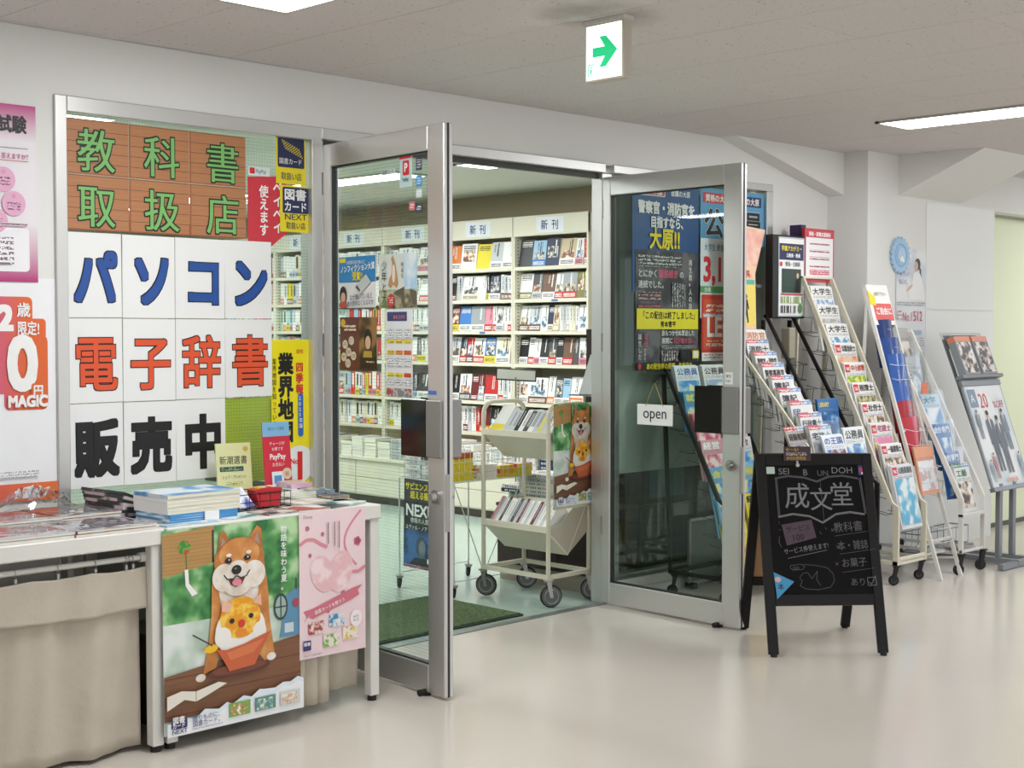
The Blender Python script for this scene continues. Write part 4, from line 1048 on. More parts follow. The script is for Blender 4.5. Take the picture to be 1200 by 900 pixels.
# open sign on door 2
e = empty('open_sign', M=D2.matrix_world @ frame((.245, -.035, .905), (1, 0, 0), (0, 0, 1)), label='white hanging sign reading open on the right door', cat='sign')
b = MB(); b.box(0, .222, 0, .098, -.004, 0, mat('#f0f0ee', .4), b=.001); b.build('board', e)
b = MB(); b.text('open', .111, .026, .076, mat('#1c1c1e', .5), .006, .98, 'C'); b.build('lettering', e)
b = MB(); b.tube([(.055, .09, .001), (.112, .20, .004)], .0016, mat('#b29a45', .4, .5), 6); b.tube([(.165, .09, .001), (.116, .20, .004)], .0016, mat('#b29a45', .4, .5), 6); b.build('chain', e)
b = MB(); b.cyl((.114, .205, -.03), (.114, .205, .008), .012, PLASTIC, 12); b.build('suction_cup', e)
o = MB().box(W2 - .085, W2 - .04, -.0226, -.0212, 1.11, 1.165, PAPER).build('sticker', None, D2.matrix_world, 'small white push notice on the right door stile above the black plate', 'sticker')
b = MB(frame((W2 - .085, -.0224, 1.11))); b.text('押す', .005, .028, .018, INK, 0, .9); b.text('PUSH', .005, .01, .012, INK, 0, .9); b.build('lettering', o)

# ================================================================== WINDOW 2 POSTERS
YQ = YW + .006
def wposter(x0, x1, z0, z1, c, label, dz=0.0):
    return sheet('poster', x1 - x0, z1 - z0, mat(c, .45) if isinstance(c, str) else c, frame((x0, YQ - dz, z0)), label, 'poster')
o = wposter(5.462, 6.005, 1.55, 2.105, '#214e86', 'navy poster reading 大原!! with white headline behind the right door')
b = MB(); RD = mat('#c9343a', .5)
b.rrect(.05, .49, .26, .535, .006, W_); b.rrect(.054, .494, .256, .531, .005, RD); b.text('資格の大原', .155, .498, .034, W_, .03, .95, 'C'); b.text('就職の大原', .385, .498, .034, W_, .02, .95, 'C')
b.text('警察官・消防官を', .27, .40, .068, W_, .035, .86, 'C'); b.text('目指すなら、', .27, .33, .062, W_, .03, .8, 'C'); b.text('大原!!', .25, .222, .115, YEL, .03, .86, 'C')
b.build('lettering', o)
o = wposter(5.485, 6.0, 1.150, 1.762, blotch('#2e2f33', '#47464a', '#6a676a', 7, 3), 'dark grey story poster with a yellow banner behind the right door', .002)
b = MB()
b.text('とにかく', .02, .475, .044, W_, .01, .9); b.text('緊張続き', .185, .475, .044, mat('#d95b78', .5), .02, .9); b.text('の', .355, .475, .04, W_, .01, .9); b.text('連続でした。', .02, .42, .042, W_, .01, .9)
b.rect(.02, .53, .37, .59, fine_print('#3a3a3e', '#d8d6d4', .018)); b.rect(.02, .355, .2, .40, fine_print('#3a3a3e', '#d8a8a0', .018)); b.rect(.02, .315, .2, .34, fine_print('#3a3a3e', '#d06070', .02))
b.text('再生数×人の目', .43, .58, .036, W_, .01, .8, vertical=True); b.rect(.29, .325, .40, .45, fine_print('#3a3a3e', '#c9c6c2', .022, True))
b.rect(0.005, .21, .51, .315, mat('#efe02a', .5)); b.text('「この配信は終了しました」', .257, .262, .042, INK, .02, .86, 'C'); b.text('青本雪平', .257, .220, .034, INK, .02, .95, 'C')
b.text('誕生した、', .015, .19, .032, W_, .0, .9, vertical=True); b.text('現代', .06, .19, .034, mat('#d95b78', .5), .01, .9, vertical=True); b.text('がまたここに', .06, .115, .02, W_, 0, .9, vertical=True)
b.text('息もつかせぬ緊迫した', .20, .175, .032, W_, .01, .86); b.text('展開に', .20, .135, .034, W_, .01, .9); b.text('目が離せない。', .30, .135, .034, mat('#d95b78', .5), .01, .85); b.rect(.20, .105, .48, .125, fine_print('#3a3a3e', '#b9b6b2', .010))
b.rect(.20, .045, .33, .098, fine_print('#3a3a3e', '#d8c8c8', .02, True)); b.rect(.355, .05, .44, .10, mat('#15161a', .4)); b.rrect(.455, .055, .51, .098, .003, YEL); b.rrect(.462, .060, .503, .093, .002, W_)
b.rect(0, 0, .515, .04, INK); b.text('あの配信者の最期、生放送中', .262, .004, .034, YEL, .02, .86, 'C'); b.ell(.02, .02, .013, .016, RD)
b.build('lettering', o)
o = wposter(6.02, 6.60, 1.82, 2.112, '#5a9cc6', 'light blue poster with large black characters 公務員 in the right window')
b = MB(); b.rrect(.02, .215, .27, .27, .006, RD); b.text('資格の大原', .145, .223, .042, W_, .02, 1.0, 'C'); b.rrect(.30, .215, .55, .27, .006, NAVY); b.text('就職の大原', .425, .223, .042, W_, .02, 1.0, 'C')
b.text('公務員', .29, .035, .165, INK, .024, 1.08, 'C', out=W_, outw=.012); b.build('lettering', o)
o = wposter(6.02, 6.42, 1.42, 1.845, '#dfe3e6', 'white poster with a big red price 3,1 in the right window', .002)
b = MB(); b.text('大学生 教養講座', .03, .36, .04, mat('#2b5f96', .5), .01, .85); b.text('3,1', .02, .185, .18, mat('#d42c34', .5), .03, .85); b.rect(0, .135, .40, .17, mat('#59a35c', .5)); b.text('合格', .03, .138, .03, W_, .01); b.rect(.02, .005, .38, .025, fine_print('#dfe3e6', '#c05060', .018)); b.build('lettering', o)
o = wposter(6.03, 6.40, 1.19, 1.545, '#cf3a34', 'red and orange poster with white letters LEC low in the right window', .004)
b = MB(); b.rect(.015, .06, .355, .33, mat('#dc5a3c', .5)); b.text('LEC', .04, .12, .15, W_, .025, .95); b.rect(.04, .075, .33, .11, fine_print('#dc5a3c', '#f7e6d8', .026)); b.rect(.03, .26, .34, .31, fine_print('#dc5a3c', '#f7e6d8', .024)); b.rect(0, 0, .37, .045, W_); b.rect(.02, .008, .35, .038, fine_print('#f3f1ee', '#b03838', .014)); b.build('lettering', o)
# peach leaflet hanging by the frame
M = frame((6.115, 4.45, 1.30), (1, 0, 0), (0, .03, 1))
b = MB(); b.prism([(.02, 0), (.20, 0), (.20, .36), (.30, .60), (.0, .62), (.03, .35)], -.001, 0, 'Z', mat('#e9c7a4', .5))
o = b.build('poster', None, M, 'peach and yellow leaflet curling up behind the crammed cream rack', 'poster')
b = MB(); b.poly([(.005, .61), (.29, .59), (.21, .40), (.04, .40)], blotch('#e8a59a', '#edb8a8', '#f0cdb4', 8, 2)); b.rect(.025, .08, .195, .30, mat('#ead36a', .5)); b.rect(.05, .33, .17, .36, fine_print('#efd2b0', '#c0503a', .014)); b.rect(.03, .30, .19, .325, mat('#59b0a0', .5)); b.text('無料', .06, .335, .045, RD, .02)
b.poly([(.10, .22), (.12, .22), (.135, .17), (.128, .165), (.118, .19), (.12, .15), (.13, .095), (.12, .095), (.11, .14), (.10, .095), (.09, .095), (.1, .15), (.1, .19), (.09, .165), (.084, .17)], INK); b.ell(.11, .235, .009, .012, INK, 12); b.rect(.02, 0, .2, .06, mat('#4f9ac4', .5)); b.build('printed_design', o)

# ================================================================== SHOP INTERIOR
# ---- bookcases along the right wall, seen through the doorway
XB = 7.30
SH = [1.815, 1.582, 1.350, 1.112, .826, .590]
BAYN = ['right bay', 'second bay', 'third bay', 'fourth bay', 'fifth bay', 'sixth bay']
def bookcase(k):
    y0 = 6.55 + .74 * k
    e = empty('bookcase', (XB, y0, 0), 0, 'cream steel bookcase, %s along the shop wall' % BAYN[k], 'bookcase', 'bookcases along the shop wall')
    p = MB().box(.0, .29, .002, .018, .36, 2.18, CREAM)
    for i in range(30): p.box(-.0006 + .012, .0005 + .014, .0185, .0186, .5, .51, CREAM)
    pr = [(.02, .018), (.722, .738)]
    MB().box(0, .29, .002, .018, .36, 2.18, CREAM).build('side_panel', e); MB().box(0, .29, .722, .738, .36, 2.18, CREAM).build('side_panel', e)
    b = MB()
    for yy in (.0182, .7216):
        for i in range(62): b.box(.03, .042, yy - .0004, yy + .0004, .48 + i * .025, .488 + i * .025, mat('#56524a', .6))
    b.build('slotted_strip', e, kind='stuff')
    MB().box(.28, .29, .018, .722, .36, 2.18, CREAM2).build('back_panel', e)
    MB().box(-.004, .02, .002, .738, 2.035, 2.18, CREAM, b=.003).build('header_panel', e)
    MB().box(0, .29, .018, .722, 2.165, 2.18, CREAM).build('top_panel', e)
    for z in SH: MB().box(-.002, .28, .018, .722, z - .026, z, CREAM, b=.002).build('shelf', e)
    MB().box(-.30, .29, .001, .739, .335, .36, CREAM, b=.003).build('counter', e)
    MB().box(-.28, .29, .002, .738, .06, .335, CREAM2).build('cabinet', e)
    for q in (0, 1): MB().box(-.286, -.28, .006, .734, .07 + q * .133, .196 + q * .133, CREAM, b=.002).build('drawer_front', e)
    MB().box(-.25, .29, .002, .738, 0, .06, mat('#4c443a', .5)).build('plinth', e)
    return e
for k in range(6): bookcase(k)

def sideM(x, y, z): return frame((x, y, z), (0, -1, 0), (0, 0, 1))   # seen from the corridor: x runs to the right
OBI = ['red', 'white', 'yellow', 'pink', 'light blue', 'cream', 'orange', 'light grey']
def book_mesh(w, h, t, col, band, face, seed):
    """origin lower left front corner, front faces +z"""
    rnd = random.Random(seed); c = mat(C_[col], .45); b = MB(); ink = '#2b2b33' if col in ('white', 'cream', 'light grey', 'yellow', 'light blue', 'mint', 'beige', 'pink') else '#e8e4dc'
    if face:
        b.box(0, w, 0, h, -t, -.001, PAGE); b.box(-.0008, w + .0008, -.001, h + .001, -.0012, 0, c); b.box(-.0008, w + .0008, -.001, h + .001, -t - .001, -t, c); b.box(-.001, 0, -.001, h + .001, -t, 0, c)
        kind = rnd.randrange(4)
        if kind < 2:
            q = rnd.choice([('#3a3d44', '#8a8a88', '#d8d4cc'), ('#7a4a3c', '#c79c7c', '#e8dccb'), ('#4b6d8a', '#9bb3c2', '#e3e5e2'), ('#5c5040', '#a39478', '#ddd4bf')])
            b.rect(w * .12, h * (.12 if kind else .30), w * .88, h * (.55 if kind else .72), blotch(*q, 30, 3))
        if rnd.random() < .75:
            x = w * rnd.uniform(.35, .7); wd = w * .17
            b.rect(x, h * .45, x + wd, h * .95, fine_print(C_[col], ink, wd * .98, True, .62))
            if rnd.random() < .5: b.rect(x - wd * 1.3, h * .6, x - wd * .5, h * .92, fine_print(C_[col], ink, wd * .5, True, .55))
        else: b.rect(w * .12, h * .74, w * .88, h * .92, fine_print(C_[col], ink, h * .08, False, .62))
    else:
        b.box(0, w, 0, h, -t, 0, c); b.box(.001, w - .001, h - .004, h + .0002, -t + .002, -.003, PAGE)
        b.rect(w * .25, h * .40, w * .75, h * .92, fine_print(C_[col], ink, w * .5, True, .55)); b.rect(w * .35, h * .30, w * .65, h * .37, fine_print(C_[col], ink, w * .25, True, .5))
    if band:
        bi = '#2b2b33' if band in ('white', 'yellow', 'cream', 'light grey', 'pink', 'light blue') else '#f2efe8'
        b.rect(0, 0, w, h * .26, mat(C_[band], .4)); b.rect(w * .08, h * .05, w * .92, h * .2, fine_print(C_[band], bi, max(.008, h * .05), False, .6))
    return b
ORD = ['leftmost', 'second', 'third', 'fourth', 'fifth', 'sixth', 'seventh', 'eighth', 'ninth', 'tenth', 'eleventh', 'twelfth', 'thirteenth', 'fourteenth', 'fifteenth', 'sixteenth', 'seventeenth', 'eighteenth', 'nineteenth', 'twentieth']
SHN = ['top shelf', 'second shelf', 'third shelf', 'fourth shelf', 'fifth shelf', 'lowest shelf']
FAR = MB(); FAR_M = mat(C_['white'], .45)
def fill(k, r, items, seed=0):
    rnd = random.Random(seed + k * 31 + r)
    y0 = 6.55 + .74 * k; yl = y0 + .716; width = .692
    tot = sum(i[2] for i in items); x = 0
    for n, (col, band, wt, face) in enumerate(items):
        w = width * wt / tot - .003; gap = (2.035 if r == 0 else SH[r - 1] - .026) - SH[r]
        h = min(gap - .022, (.196 if face else .188) * rnd.uniform(.93, 1.02)); 
        t = .020 if face else .13
        M = sideM(XB + (.035 if face else .05), yl - x, SH[r] + .0025)
        if face: M = M @ Matrix.Rotation(-rnd.uniform(.10, .2), 4, 'X') @ Matrix.Rotation(rnd.uniform(-.015, .015), 4, 'Z')
        lab = '%s book%s, %s from left, %s, %s of bookcases' % (col, (' with %s band' % band) if band else '', ORD[n] if n else 'first', SHN[r], BAYN[k])
        b = book_mesh(w, h, t, col, band, face, seed * 100 + k * 1000 + r * 50 + n)
        if k > 2:
            FAR.add([tuple(M @ Vector(v)) for v in b.v], [], FAR_M); off = len(FAR.v) - len(b.v)
            for f, mi, sm in zip(b.f, b.m, b.sm): FAR.f.append(tuple(i + off for i in f)); FAR.m.append(FAR.mi(b.mats[mi])); FAR.sm.append(sm)
            x += width * wt / tot; continue
        b.build('book', None, M, lab, 'book', 'books on the %s of the %s' % (SHN[r], BAYN[k]))
        if False and face and wt > 40 and k < 2:   # a second copy right behind it
            M2 = sideM(XB + .075, yl - x - .006, SH[r] + .0025) @ Matrix.Rotation(-.1, 4, 'X')
            b2 = MB(); b2.box(0, w, 0, h + .004, -.018, 0, mat(C_[col], .45)); b2.box(.002, w - .002, h, h + .0045, -.016, -.003, PAGE)
            b2.build('book', None, M2, 'rear copy of the ' + lab, 'book', 'rear copies on the %s of the %s' % (SHN[r], BAYN[k]))
        x += width * wt / tot
T, F = True, False
fill(1, 0, [('orange', 'white', 55, T), ('white', None, 80, T), ('yellow', None, 70, T), ('light grey', 'white', 60, T), ('white', 'white', 60, T)])
fill(1, 1, [('black', 'dark red', 27, T), ('light grey', None, 25, F), ('white', 'cream', 80, T), ('white', None, 30, T), ('black', 'yellow', 14, F), ('navy', 'white', 50, T), ('white', 'brown', 14, F), ('light grey', 'brown', 16, F), ('white', 'brown', 16, F), ('cream', 'dark red', 16, F)])
fill(1, 2, [('dark red', 'yellow', 45, T), ('blue', 'white', 60, T), ('grey', 'white', 70, T), ('pink', 'red', 40, T), ('white', 'red', 16, F), ('white', 'light grey', 38, T), ('white', None, 16, F), ('white', 'red', 18, F), ('grey', 'white', 20, F)])
fill(1, 3, [('light grey', 'white', 45, T), ('navy', 'red', 35, T), ('red', 'dark grey', 32, T), ('white', 'red', 56, T), ('blue', 'yellow', 54, T), ('cream', 'white', 70, T), ('dark grey', 'white', 20, F)])
fill(1, 4, [('black', 'white', 44, T), ('white', 'dark grey', 58, T), ('dark red', 'dark red', 34, T), ('dark red', 'grey', 34, T), ('red', 'white', 64, T), ('white', 'red', 24, F), ('light grey', 'white', 20, F), ('white', None, 18, F), ('white', 'red', 20, F)])
fill(1, 5, [('white', None, 16, F), ('white', 'light grey', 16, F), ('white', None, 16, F), ('white', 'dark red', 20, F), ('light grey', None, 16, F), ('white', None, 18, F), ('red', None, 18, F), ('dark red', 'orange', 40, T), ('black', 'yellow', 40, T), ('dark grey', 'red', 40, T), ('orange', None, 20, F)])
fill(0, 0, [('dark grey', None, 76, T), ('light blue', 'blue', 74, T), ('navy', None, 76, T), ('beige', 'white', 86, T), ('white', 'pink', 44, T), ('red', 'white', 34, F)])
fill(0, 1, [('white', 'olive', 74, T), ('dark grey', 'light grey', 56, T), ('brown', 'white', 70, T), ('white', 'red', 44, T), ('grey', 'red', 76, T), ('olive', None, 40, T), ('cream', 'blue', 14, F), ('light grey', None, 14, F)])
fill(0, 2, [('white', 'brown', 50, T), ('light grey', 'brown', 66, T), ('white', None, 34, T), ('navy', 'cream', 30, T), ('cream', 'beige', 30, T), ('white', None, 16, F), ('light grey', None, 16, F), ('white', 'beige', 16, F), ('white', None, 16, F), ('cream', None, 16, F), ('white', 'light grey', 16, F), ('white', None, 42, T), ('white', None, 16, F)])
fill(0, 3, [('black', 'white', 46, T), ('white', 'red', 30, T), ('white', 'pink', 28, T), ('black', 'white', 44, T), ('dark grey', 'red', 40, T), ('black', 'white', 32, T), ('brown', 'red', 50, T), ('dark grey', None, 30, T), ('white', 'pink', 50, T)])
fill(0, 4, [('white', 'white', 40, T), ('white', 'brown', 80, T), ('white', 'orange', 30, T), ('dark grey', 'white', 34, T), ('light blue', 'white', 30, T), ('white', 'orange', 50, T), ('cream', None, 30, T)])
fill(0, 5, [('white', None, 30, F), ('light grey', None, 30, F), ('white', None, 30, F), ('cream', None, 30, F), ('white', None, 40, T), ('brown', 'white', 40, T), ('light blue', None, 40, T)])
# further bays, seen only through posters and wired glass: mixed spines
def mixed(k, r, nf, ns, pal):
    rnd = random.Random(k * 7 + r); it = []
    for _ in range(nf): it.append((rnd.choice(pal), rnd.choice(OBI), rnd.randint(52, 66), T))
    for _ in range(ns): it.append((rnd.choice(pal), rnd.choice([None, None, 'brown', 'orange', 'light grey', 'pink', 'yellow', 'light blue']), rnd.randint(17, 26), F))
    rnd.shuffle(it); fill(k, r, it, 3)
PW = ['white', 'white', 'white', 'light grey', 'cream', 'white']
PM = ['white', 'white', 'cream', 'light blue', 'mint', 'pink', 'light grey', 'yellow', 'white', 'red']
PD = ['white', 'black', 'dark grey', 'red', 'white', 'light grey', 'white']
for r in range(6):
    mixed(2, r, (3, 3, 3, 1, 1, 2)[r], (5, 5, 6, 10, 9, 7)[r], (PW, PW, PW, PD, PD, PW)[r])
    mixed(3, r, (0, 1, 1, 1, 1, 0)[r], (13, 11, 11, 12, 13, 14)[r], (PW, PW, PM, PM, PM, PW)[r])
    mixed(4, r, 0, 15, PM if r else PW)
    mixed(5, r, 0, 15, PM)
FAR.build('far_books', None, None, 'rows of pale books and magazines on the far bookcases behind glass and posters', 'books', None, 'stuff')
# header signs
NB = mat('#2c3a6e', .5)
for k in range(6):
    y = 6.55 + .74 * k + .5
    o = sheet('shelf_sign', .27, .11, mat('#dfe2e8', .35), sideM(XB - .0055, y, 2.055) @ Matrix.Rotation(random.uniform(-.03, .03), 4, 'Z'), 'laminated new-books sign 新刊 taped on the header of the %s' % BAYN[k], 'sign')
    b = MB(); b.text('新', .045, .02, .074, NB, .012, .95); b.text('刊', .15, .02, .074, NB, .012, .95); b.build('lettering', o)
# blue shelf tags
for (k, r, dy) in ((0, 1, .35), (1, 2, .35)):
    sheet('shelf_tag', .06, .014, mat('#4d78b8', .4), sideM(XB - .0028, 6.55 + .74 * k + dy, SH[r] - .020), 'small blue tag clipped to the %s of the %s' % (SHN[r], BAYN[k]), 'tag')
# flat stacks on the counter
def stack(x, y, z, w, d, cols, t, rz, lab, name='book', cat='book', grp=None, side=None, where=('lowest', 'topmost')):
    """books lying flat; w along world X, d along Y; each a copy of the first of its colour"""
    made = {}; zz = z; n = len(cols)
    nm = ['lowest', 'second from the bottom', 'third from the bottom', 'fourth from the bottom', 'fifth from the bottom', 'sixth from the bottom', 'seventh from the bottom', 'eighth from the bottom', 'ninth from the bottom', 'tenth from the bottom', 'eleventh from the bottom', 'twelfth from the bottom']
    for j, c in enumerate(cols):
        if c not in made:
            b = MB(); cv = mat(C_[c], .45)
            b.box(.001, w - .001, .001, d - .001, .001, t - .001, side or PAGE); b.box(0, w, 0, d, 0, .0012, cv); b.box(0, w, 0, d, t - .0012, t, cv); b.box(0, .0014, 0, d, 0, t, cv)
            b.z = t; b.rect(w * .2, d * .1, w * .8, d * .9, blotch('#8d8a88', '#c9c6c2', '#eceae6', 14, 3))
            b.z = .0014
            b.add([(-.0003, d * .15, t * .25), (-.0003, d * .8, t * .25), (-.0003, d * .8, t * .75), (-.0003, d * .15, t * .75)], [(0, 3, 2, 1)], fine_print(C_[c], '#33333a' if c not in ('navy', 'black', 'red', 'blue') else '#eeeeee', t * .6, False, .55))
            o = b.build(name); made[c] = o
        else: o = made[c].copy(); COL.objects.link(o)
        for kk in ('label', 'category', 'group'):
            if kk in o: del o[kk]
        tag(o, '%s %s, %s %s' % (c, name.replace('_', ' '), (nm[j] if j < n - 1 else 'topmost').replace(' from the bottom', ' up'), lab), cat, grp or 'books ' + lab)
        o.matrix_world = Matrix.Translation((x + random.uniform(-.003, .003), y + random.uniform(-.003, .003), zz)) @ Matrix.Rotation(rz + random.uniform(-.025, .025), 4, 'Z')
        zz += t + .0004
rs = random.Random(5)
y = 6.62; n = 0
CN = ['first', 'second', 'third', 'fourth', 'fifth', 'sixth', 'seventh', 'eighth', 'ninth', 'tenth', 'eleventh']
FS = MB()
while y < 9.95:
    d = rs.uniform(.125, .15); t = rs.choice([.022, .026, .03]); h = rs.uniform(.12, .205); cnt = min(7, int(h / t))
    base = rs.choice(['white', 'white', 'light grey', 'cream', 'white', 'navy', 'white'])
    cols = [base] * cnt
    if rs.random() < .5: cols[-1] = rs.choice(['dark grey', 'white', 'blue', 'light grey'])
    if n < 11: stack(XB - .285, y, .3605, .19, d, cols, t, 0, 'in counter stack, %s from the right end' % CN[n], grp='counter stack ' + CN[n])
    else:
        for j in range(cnt):
            FS.box(XB - .285 + rs.uniform(-.003, .003), XB - .095, y, y + d, .3608 + j * t, .3608 + j * t + t - .0015, PAGE); FS.box(XB - .286, XB - .095, y - .001, y + d + .001, .3608 + (j + 1) * t - .002, .3608 + (j + 1) * t - .0008, mat(C_[cols[j]], .45))
    y += d + rs.uniform(.008, .03); n += 1
FS.build('far_book_stacks', None, None, 'low white book stacks on the far end of the counter behind glass', 'books', None, 'stuff')

# ---- doormat
b = MB(); b.box(0, .98, 0, .66, 0, .009, mat('#2e352a', .8), b=.003)
MATM, nt, bs = node_mat('green_loop_mat')
tc = nt.nodes.new('ShaderNodeTexCoord'); nz = nt.nodes.new('ShaderNodeTexNoise'); nz.inputs['Scale'].default_value = 130; nz.inputs['Detail'].default_value = 2
nt.links.new(tc.outputs['Object'], nz.inputs['Vector']); cr = nt.nodes.new('ShaderNodeValToRGB'); cr.color_ramp.elements[0].position = .38; cr.color_ramp.elements[0].color = srgb('#2f4027'); cr.color_ramp.elements[1].position = .62; cr.color_ramp.elements[1].color = srgb('#62774a')
nt.links.new(nz.outputs['Fac'], cr.inputs[0]); nt.links.new(cr.outputs[0], bs.inputs['Base Color']); bs.inputs['Roughness'].default_value = 1
bp = nt.nodes.new('ShaderNodeBump'); bp.inputs['Distance'].default_value = .01; nt.links.new(nz.outputs['Fac'], bp.inputs['Height']); nt.links.new(bp.outputs[0], bs.inputs['Normal'])
b.box(.012, .968, .012, .648, .009, .013, MATM)
b.build('doormat', None, Matrix.Translation((3.76, 4.66, .001)), 'dark green loop doormat just inside the doorway', 'mat')

# ---- castor helper
def castor(parent, x, y, z, r, wd=.022, rot=0, fork=STEEL, tyre=RUBBER, hub=STEEL, name='castor'):
    M = Matrix.Translation((x, y, z)) @ Matrix.Rotation(rot, 4, 'Z')
    b = MB(M); b.box(-.022, .022, -.018, .018, -.006, 0, fork); b.cyl((0, 0, -.014), (0, 0, -.006), .018, fork, 14)
    for s in (-1, 1):
        b.add([(-.012, s * (wd / 2 + .004), -.012), (.012, s * (wd / 2 + .004), -.012), (.022, s * (wd / 2 + .004), -(z - r) - .006), (.006, s * (wd / 2 + .004), -(z - r) - .006),
               (-.012, s * (wd / 2 + .0065), -.012), (.012, s * (wd / 2 + .0065), -.012), (.022, s * (wd / 2 + .0065), -(z - r) - .006), (.006, s * (wd / 2 + .0065), -(z - r) - .006)],
              [(0, 1, 2, 3), (7, 6, 5, 4), (0, 4, 5, 1), (1, 5, 6, 2), (2, 6, 7, 3), (3, 7, 4, 0)], fork)
    f = b.build(name, parent)
    b = MB(M); c = (.014, 0, -(z - r))
    b.cyl((c[0], -wd / 2, c[2]), (c[0], wd / 2, c[2]), r - .008, hub, 22); b.torus((c[0], 0, c[2]), (0, 1, 0), r - .010, .010, tyre, 26, 8); b.torus((c[0], -wd / 2 , c[2]), (0, 1, 0), r * .62, .0025, fork, 22, 5)
    b.cyl((c[0], -wd / 2 - .006, c[2]), (c[0], wd / 2 + .006, c[2]), .006, fork, 10)
    b.build('wheel', f)

# ---- book trolley
e = empty('book_trolley', (4.965, 4.715, 0), 0, 'cream steel book trolley with two V-shaped shelves in the doorway', 'trolley')
L_, W_x = .455, .295
TR = .0115
def arch(y):
    pts = [(0, y, .137)]
    pts.append((0, y, .93))
    for i in range(1, 8): a = i / 8 * PI / 2; pts.append((.07 - .07 * math.cos(a), y, .93 + .06 * math.sin(a)))
    pts.append((.07, y, .99)); pts.append((W_x - .07, y, .99))
    for i in range(1, 8): a = i / 8 * PI / 2; pts.append((W_x - .07 + .07 * math.sin(a), y, .93 + .06 * math.cos(a)))
    pts += [(W_x, y, .93), (W_x, y, .137)]
    return pts
for yy in (0, L_): MB().tube(arch(yy), TR, CREAM2, 10).build('end_frame', e)
b = MB()
for yy in (0, L_): b.bar((0, yy, .147), (W_x, yy, .147), .02, .02, CREAM2)
for xx in (0, W_x): b.bar((xx, 0, .147), (xx, L_, .147), .02, .02, CREAM2)
b.build('base_frame', e)
def trough(z, dep, back, xr):
    prof = [(0, z), (0, z - .022), (.14, z - dep), (.155, z - dep), (xr, z + back)]
    th = .004
    b = MB()
    b.box(-.013, .004, .0, L_, z - .03, z, CREAM2)
    b.prism([(0, z - .03), (.145, z - dep), (.15, z - dep + .006), (.006, z - .024)], .006, L_ - .006, 'Y', CREAM2)
    b.prism([(.143, z - dep), (.149, z - dep), (xr + .004, z + back), (xr - .002, z + back)], .006, L_ - .006, 'Y', CREAM2)
    s = b.build('shelf', e)
    for yy in (.008, L_ - .010):
        pts = [(.0, z - .02), (.145, z - dep)]
        for i in range(9):
            a = i / 8; ang = -.35 + a * 1.9
            pts.append((.145 + (xr - .145 + .0) * (1.05) * math.cos(ang) * .95 + .02 * math.sin(a * PI), z - dep + (dep + back) * (.2 + .8 * a)))
        pts = [(.0, z - .015), (.145, z - dep), (xr + .01, z - dep * .30), (xr + .035, z), (xr + .025, z + back * .55), (xr, z + back), (xr - .06, z + back + .015), (.10, z + .015)]
        MB().prism(pts, yy, yy + .002, 'Y', mat('#b5ae9c', .45)).build('end_plate', s)
trough(.855, .15, .085, .285); trough(.395, .155, .09, .285)
for xx, yy, r_ in ((0, 0, -.55), (0, L_, -1.0), (W_x, 0, -.9), (W_x, L_, -.6)): castor(e, xx, yy, .137, .056, .026, r_, hub=mat('#636464', .35, .5))
# books in the upper trough (lean back on the far side, spines up)
def lean(name, x, y, z, wY, t, ln, tilt, col, lab, band=None, cat='book', grp=None):
    """t thick along Y, ln long up the slope, wY deep"""
    b = MB(); c = mat(C_[col], .45)
    b.box(0, wY, 0, t, 0, ln, PAGE); b.box(-.0008, wY, -.0008, .0005, -.0008, ln + .0008, c); b.box(-.0008, wY, t - .0005, t + .0008, -.0008, ln + .0008, c); b.box(-.0012, 0, -.0008, t + .0008, -.0008, ln + .0008, c)
    b.add([(-.0016, t * .2, ln * .3), (-.0016, t * .8, ln * .3), (-.0016, t * .8, ln * .9), (-.0016, t * .2, ln * .9)], [(0, 3, 2, 1)], fine_print(C_[col], '#26262a' if col in ('white', 'cream', 'light grey') else '#eeeeee', max(.006, t * .5)))
    if band: b.add([(-.0018, 0, ln * .02), (-.0018, t, ln * .02), (-.0018, t, ln * .28), (-.0018, 0, ln * .28)], [(0, 3, 2, 1)], mat(C_[band], .45))
    M = Matrix.Translation((x, y, z)) @ Matrix.Rotation(.69, 4, 'Y')
    return b.build(name, None, M, lab, cat, grp)
yy = 5.150
for i, (c, t, bnd) in enumerate((('white', .085, 'yellow'), ('light grey', .045, None), ('light grey', .03, None), ('black', .028, None), ('white', .03, None), ('dark grey', .03, None), ('light grey', .035, 'white'), ('light grey', .03, None), ('yellow', .016, None), ('light grey', .045, None), ('white', .028, None))):
    yy -= t + .002
    lean('book', 4.965 + .020, yy, .842, .12, t, .15 - .006 * (i % 3) + (.02 if i == 0 else 0), .98, c, '%s book spine up in upper trolley tray, %s from the left' % (c, ORD[i] if i else 'first'), bnd)
yy = 5.150; i = 0
rs = random.Random(9)
while yy > 4.76 and i < 20:
    t = rs.uniform(.014, .022); yy -= t + .0015; c = rs.choice(['white', 'white', 'light grey', 'dark red', 'white', 'pink', 'light grey', 'dark grey'])
    lean('magazine', 4.965 + .020, yy, .382, .13, t, .155 - .004 * (i % 3), .95, c, '%s magazine spine up in lower trolley tray, %s from the left' % (c, ORD[i] if i else 'first'), cat='magazine'); i += 1
# poster on the end of the trolley
shiba(.36, .50, frame((4.985, 4.700, .495), (1, 0, 0)), 'smaller shiba dog poster hung on the end of the book trolley')
MB().box(4.985, 5.34, 4.690, 4.703, .478, .495, CREAM2).build('poster_rail', None, None, 'cream rail holding the smaller dog poster on the trolley', 'rail')

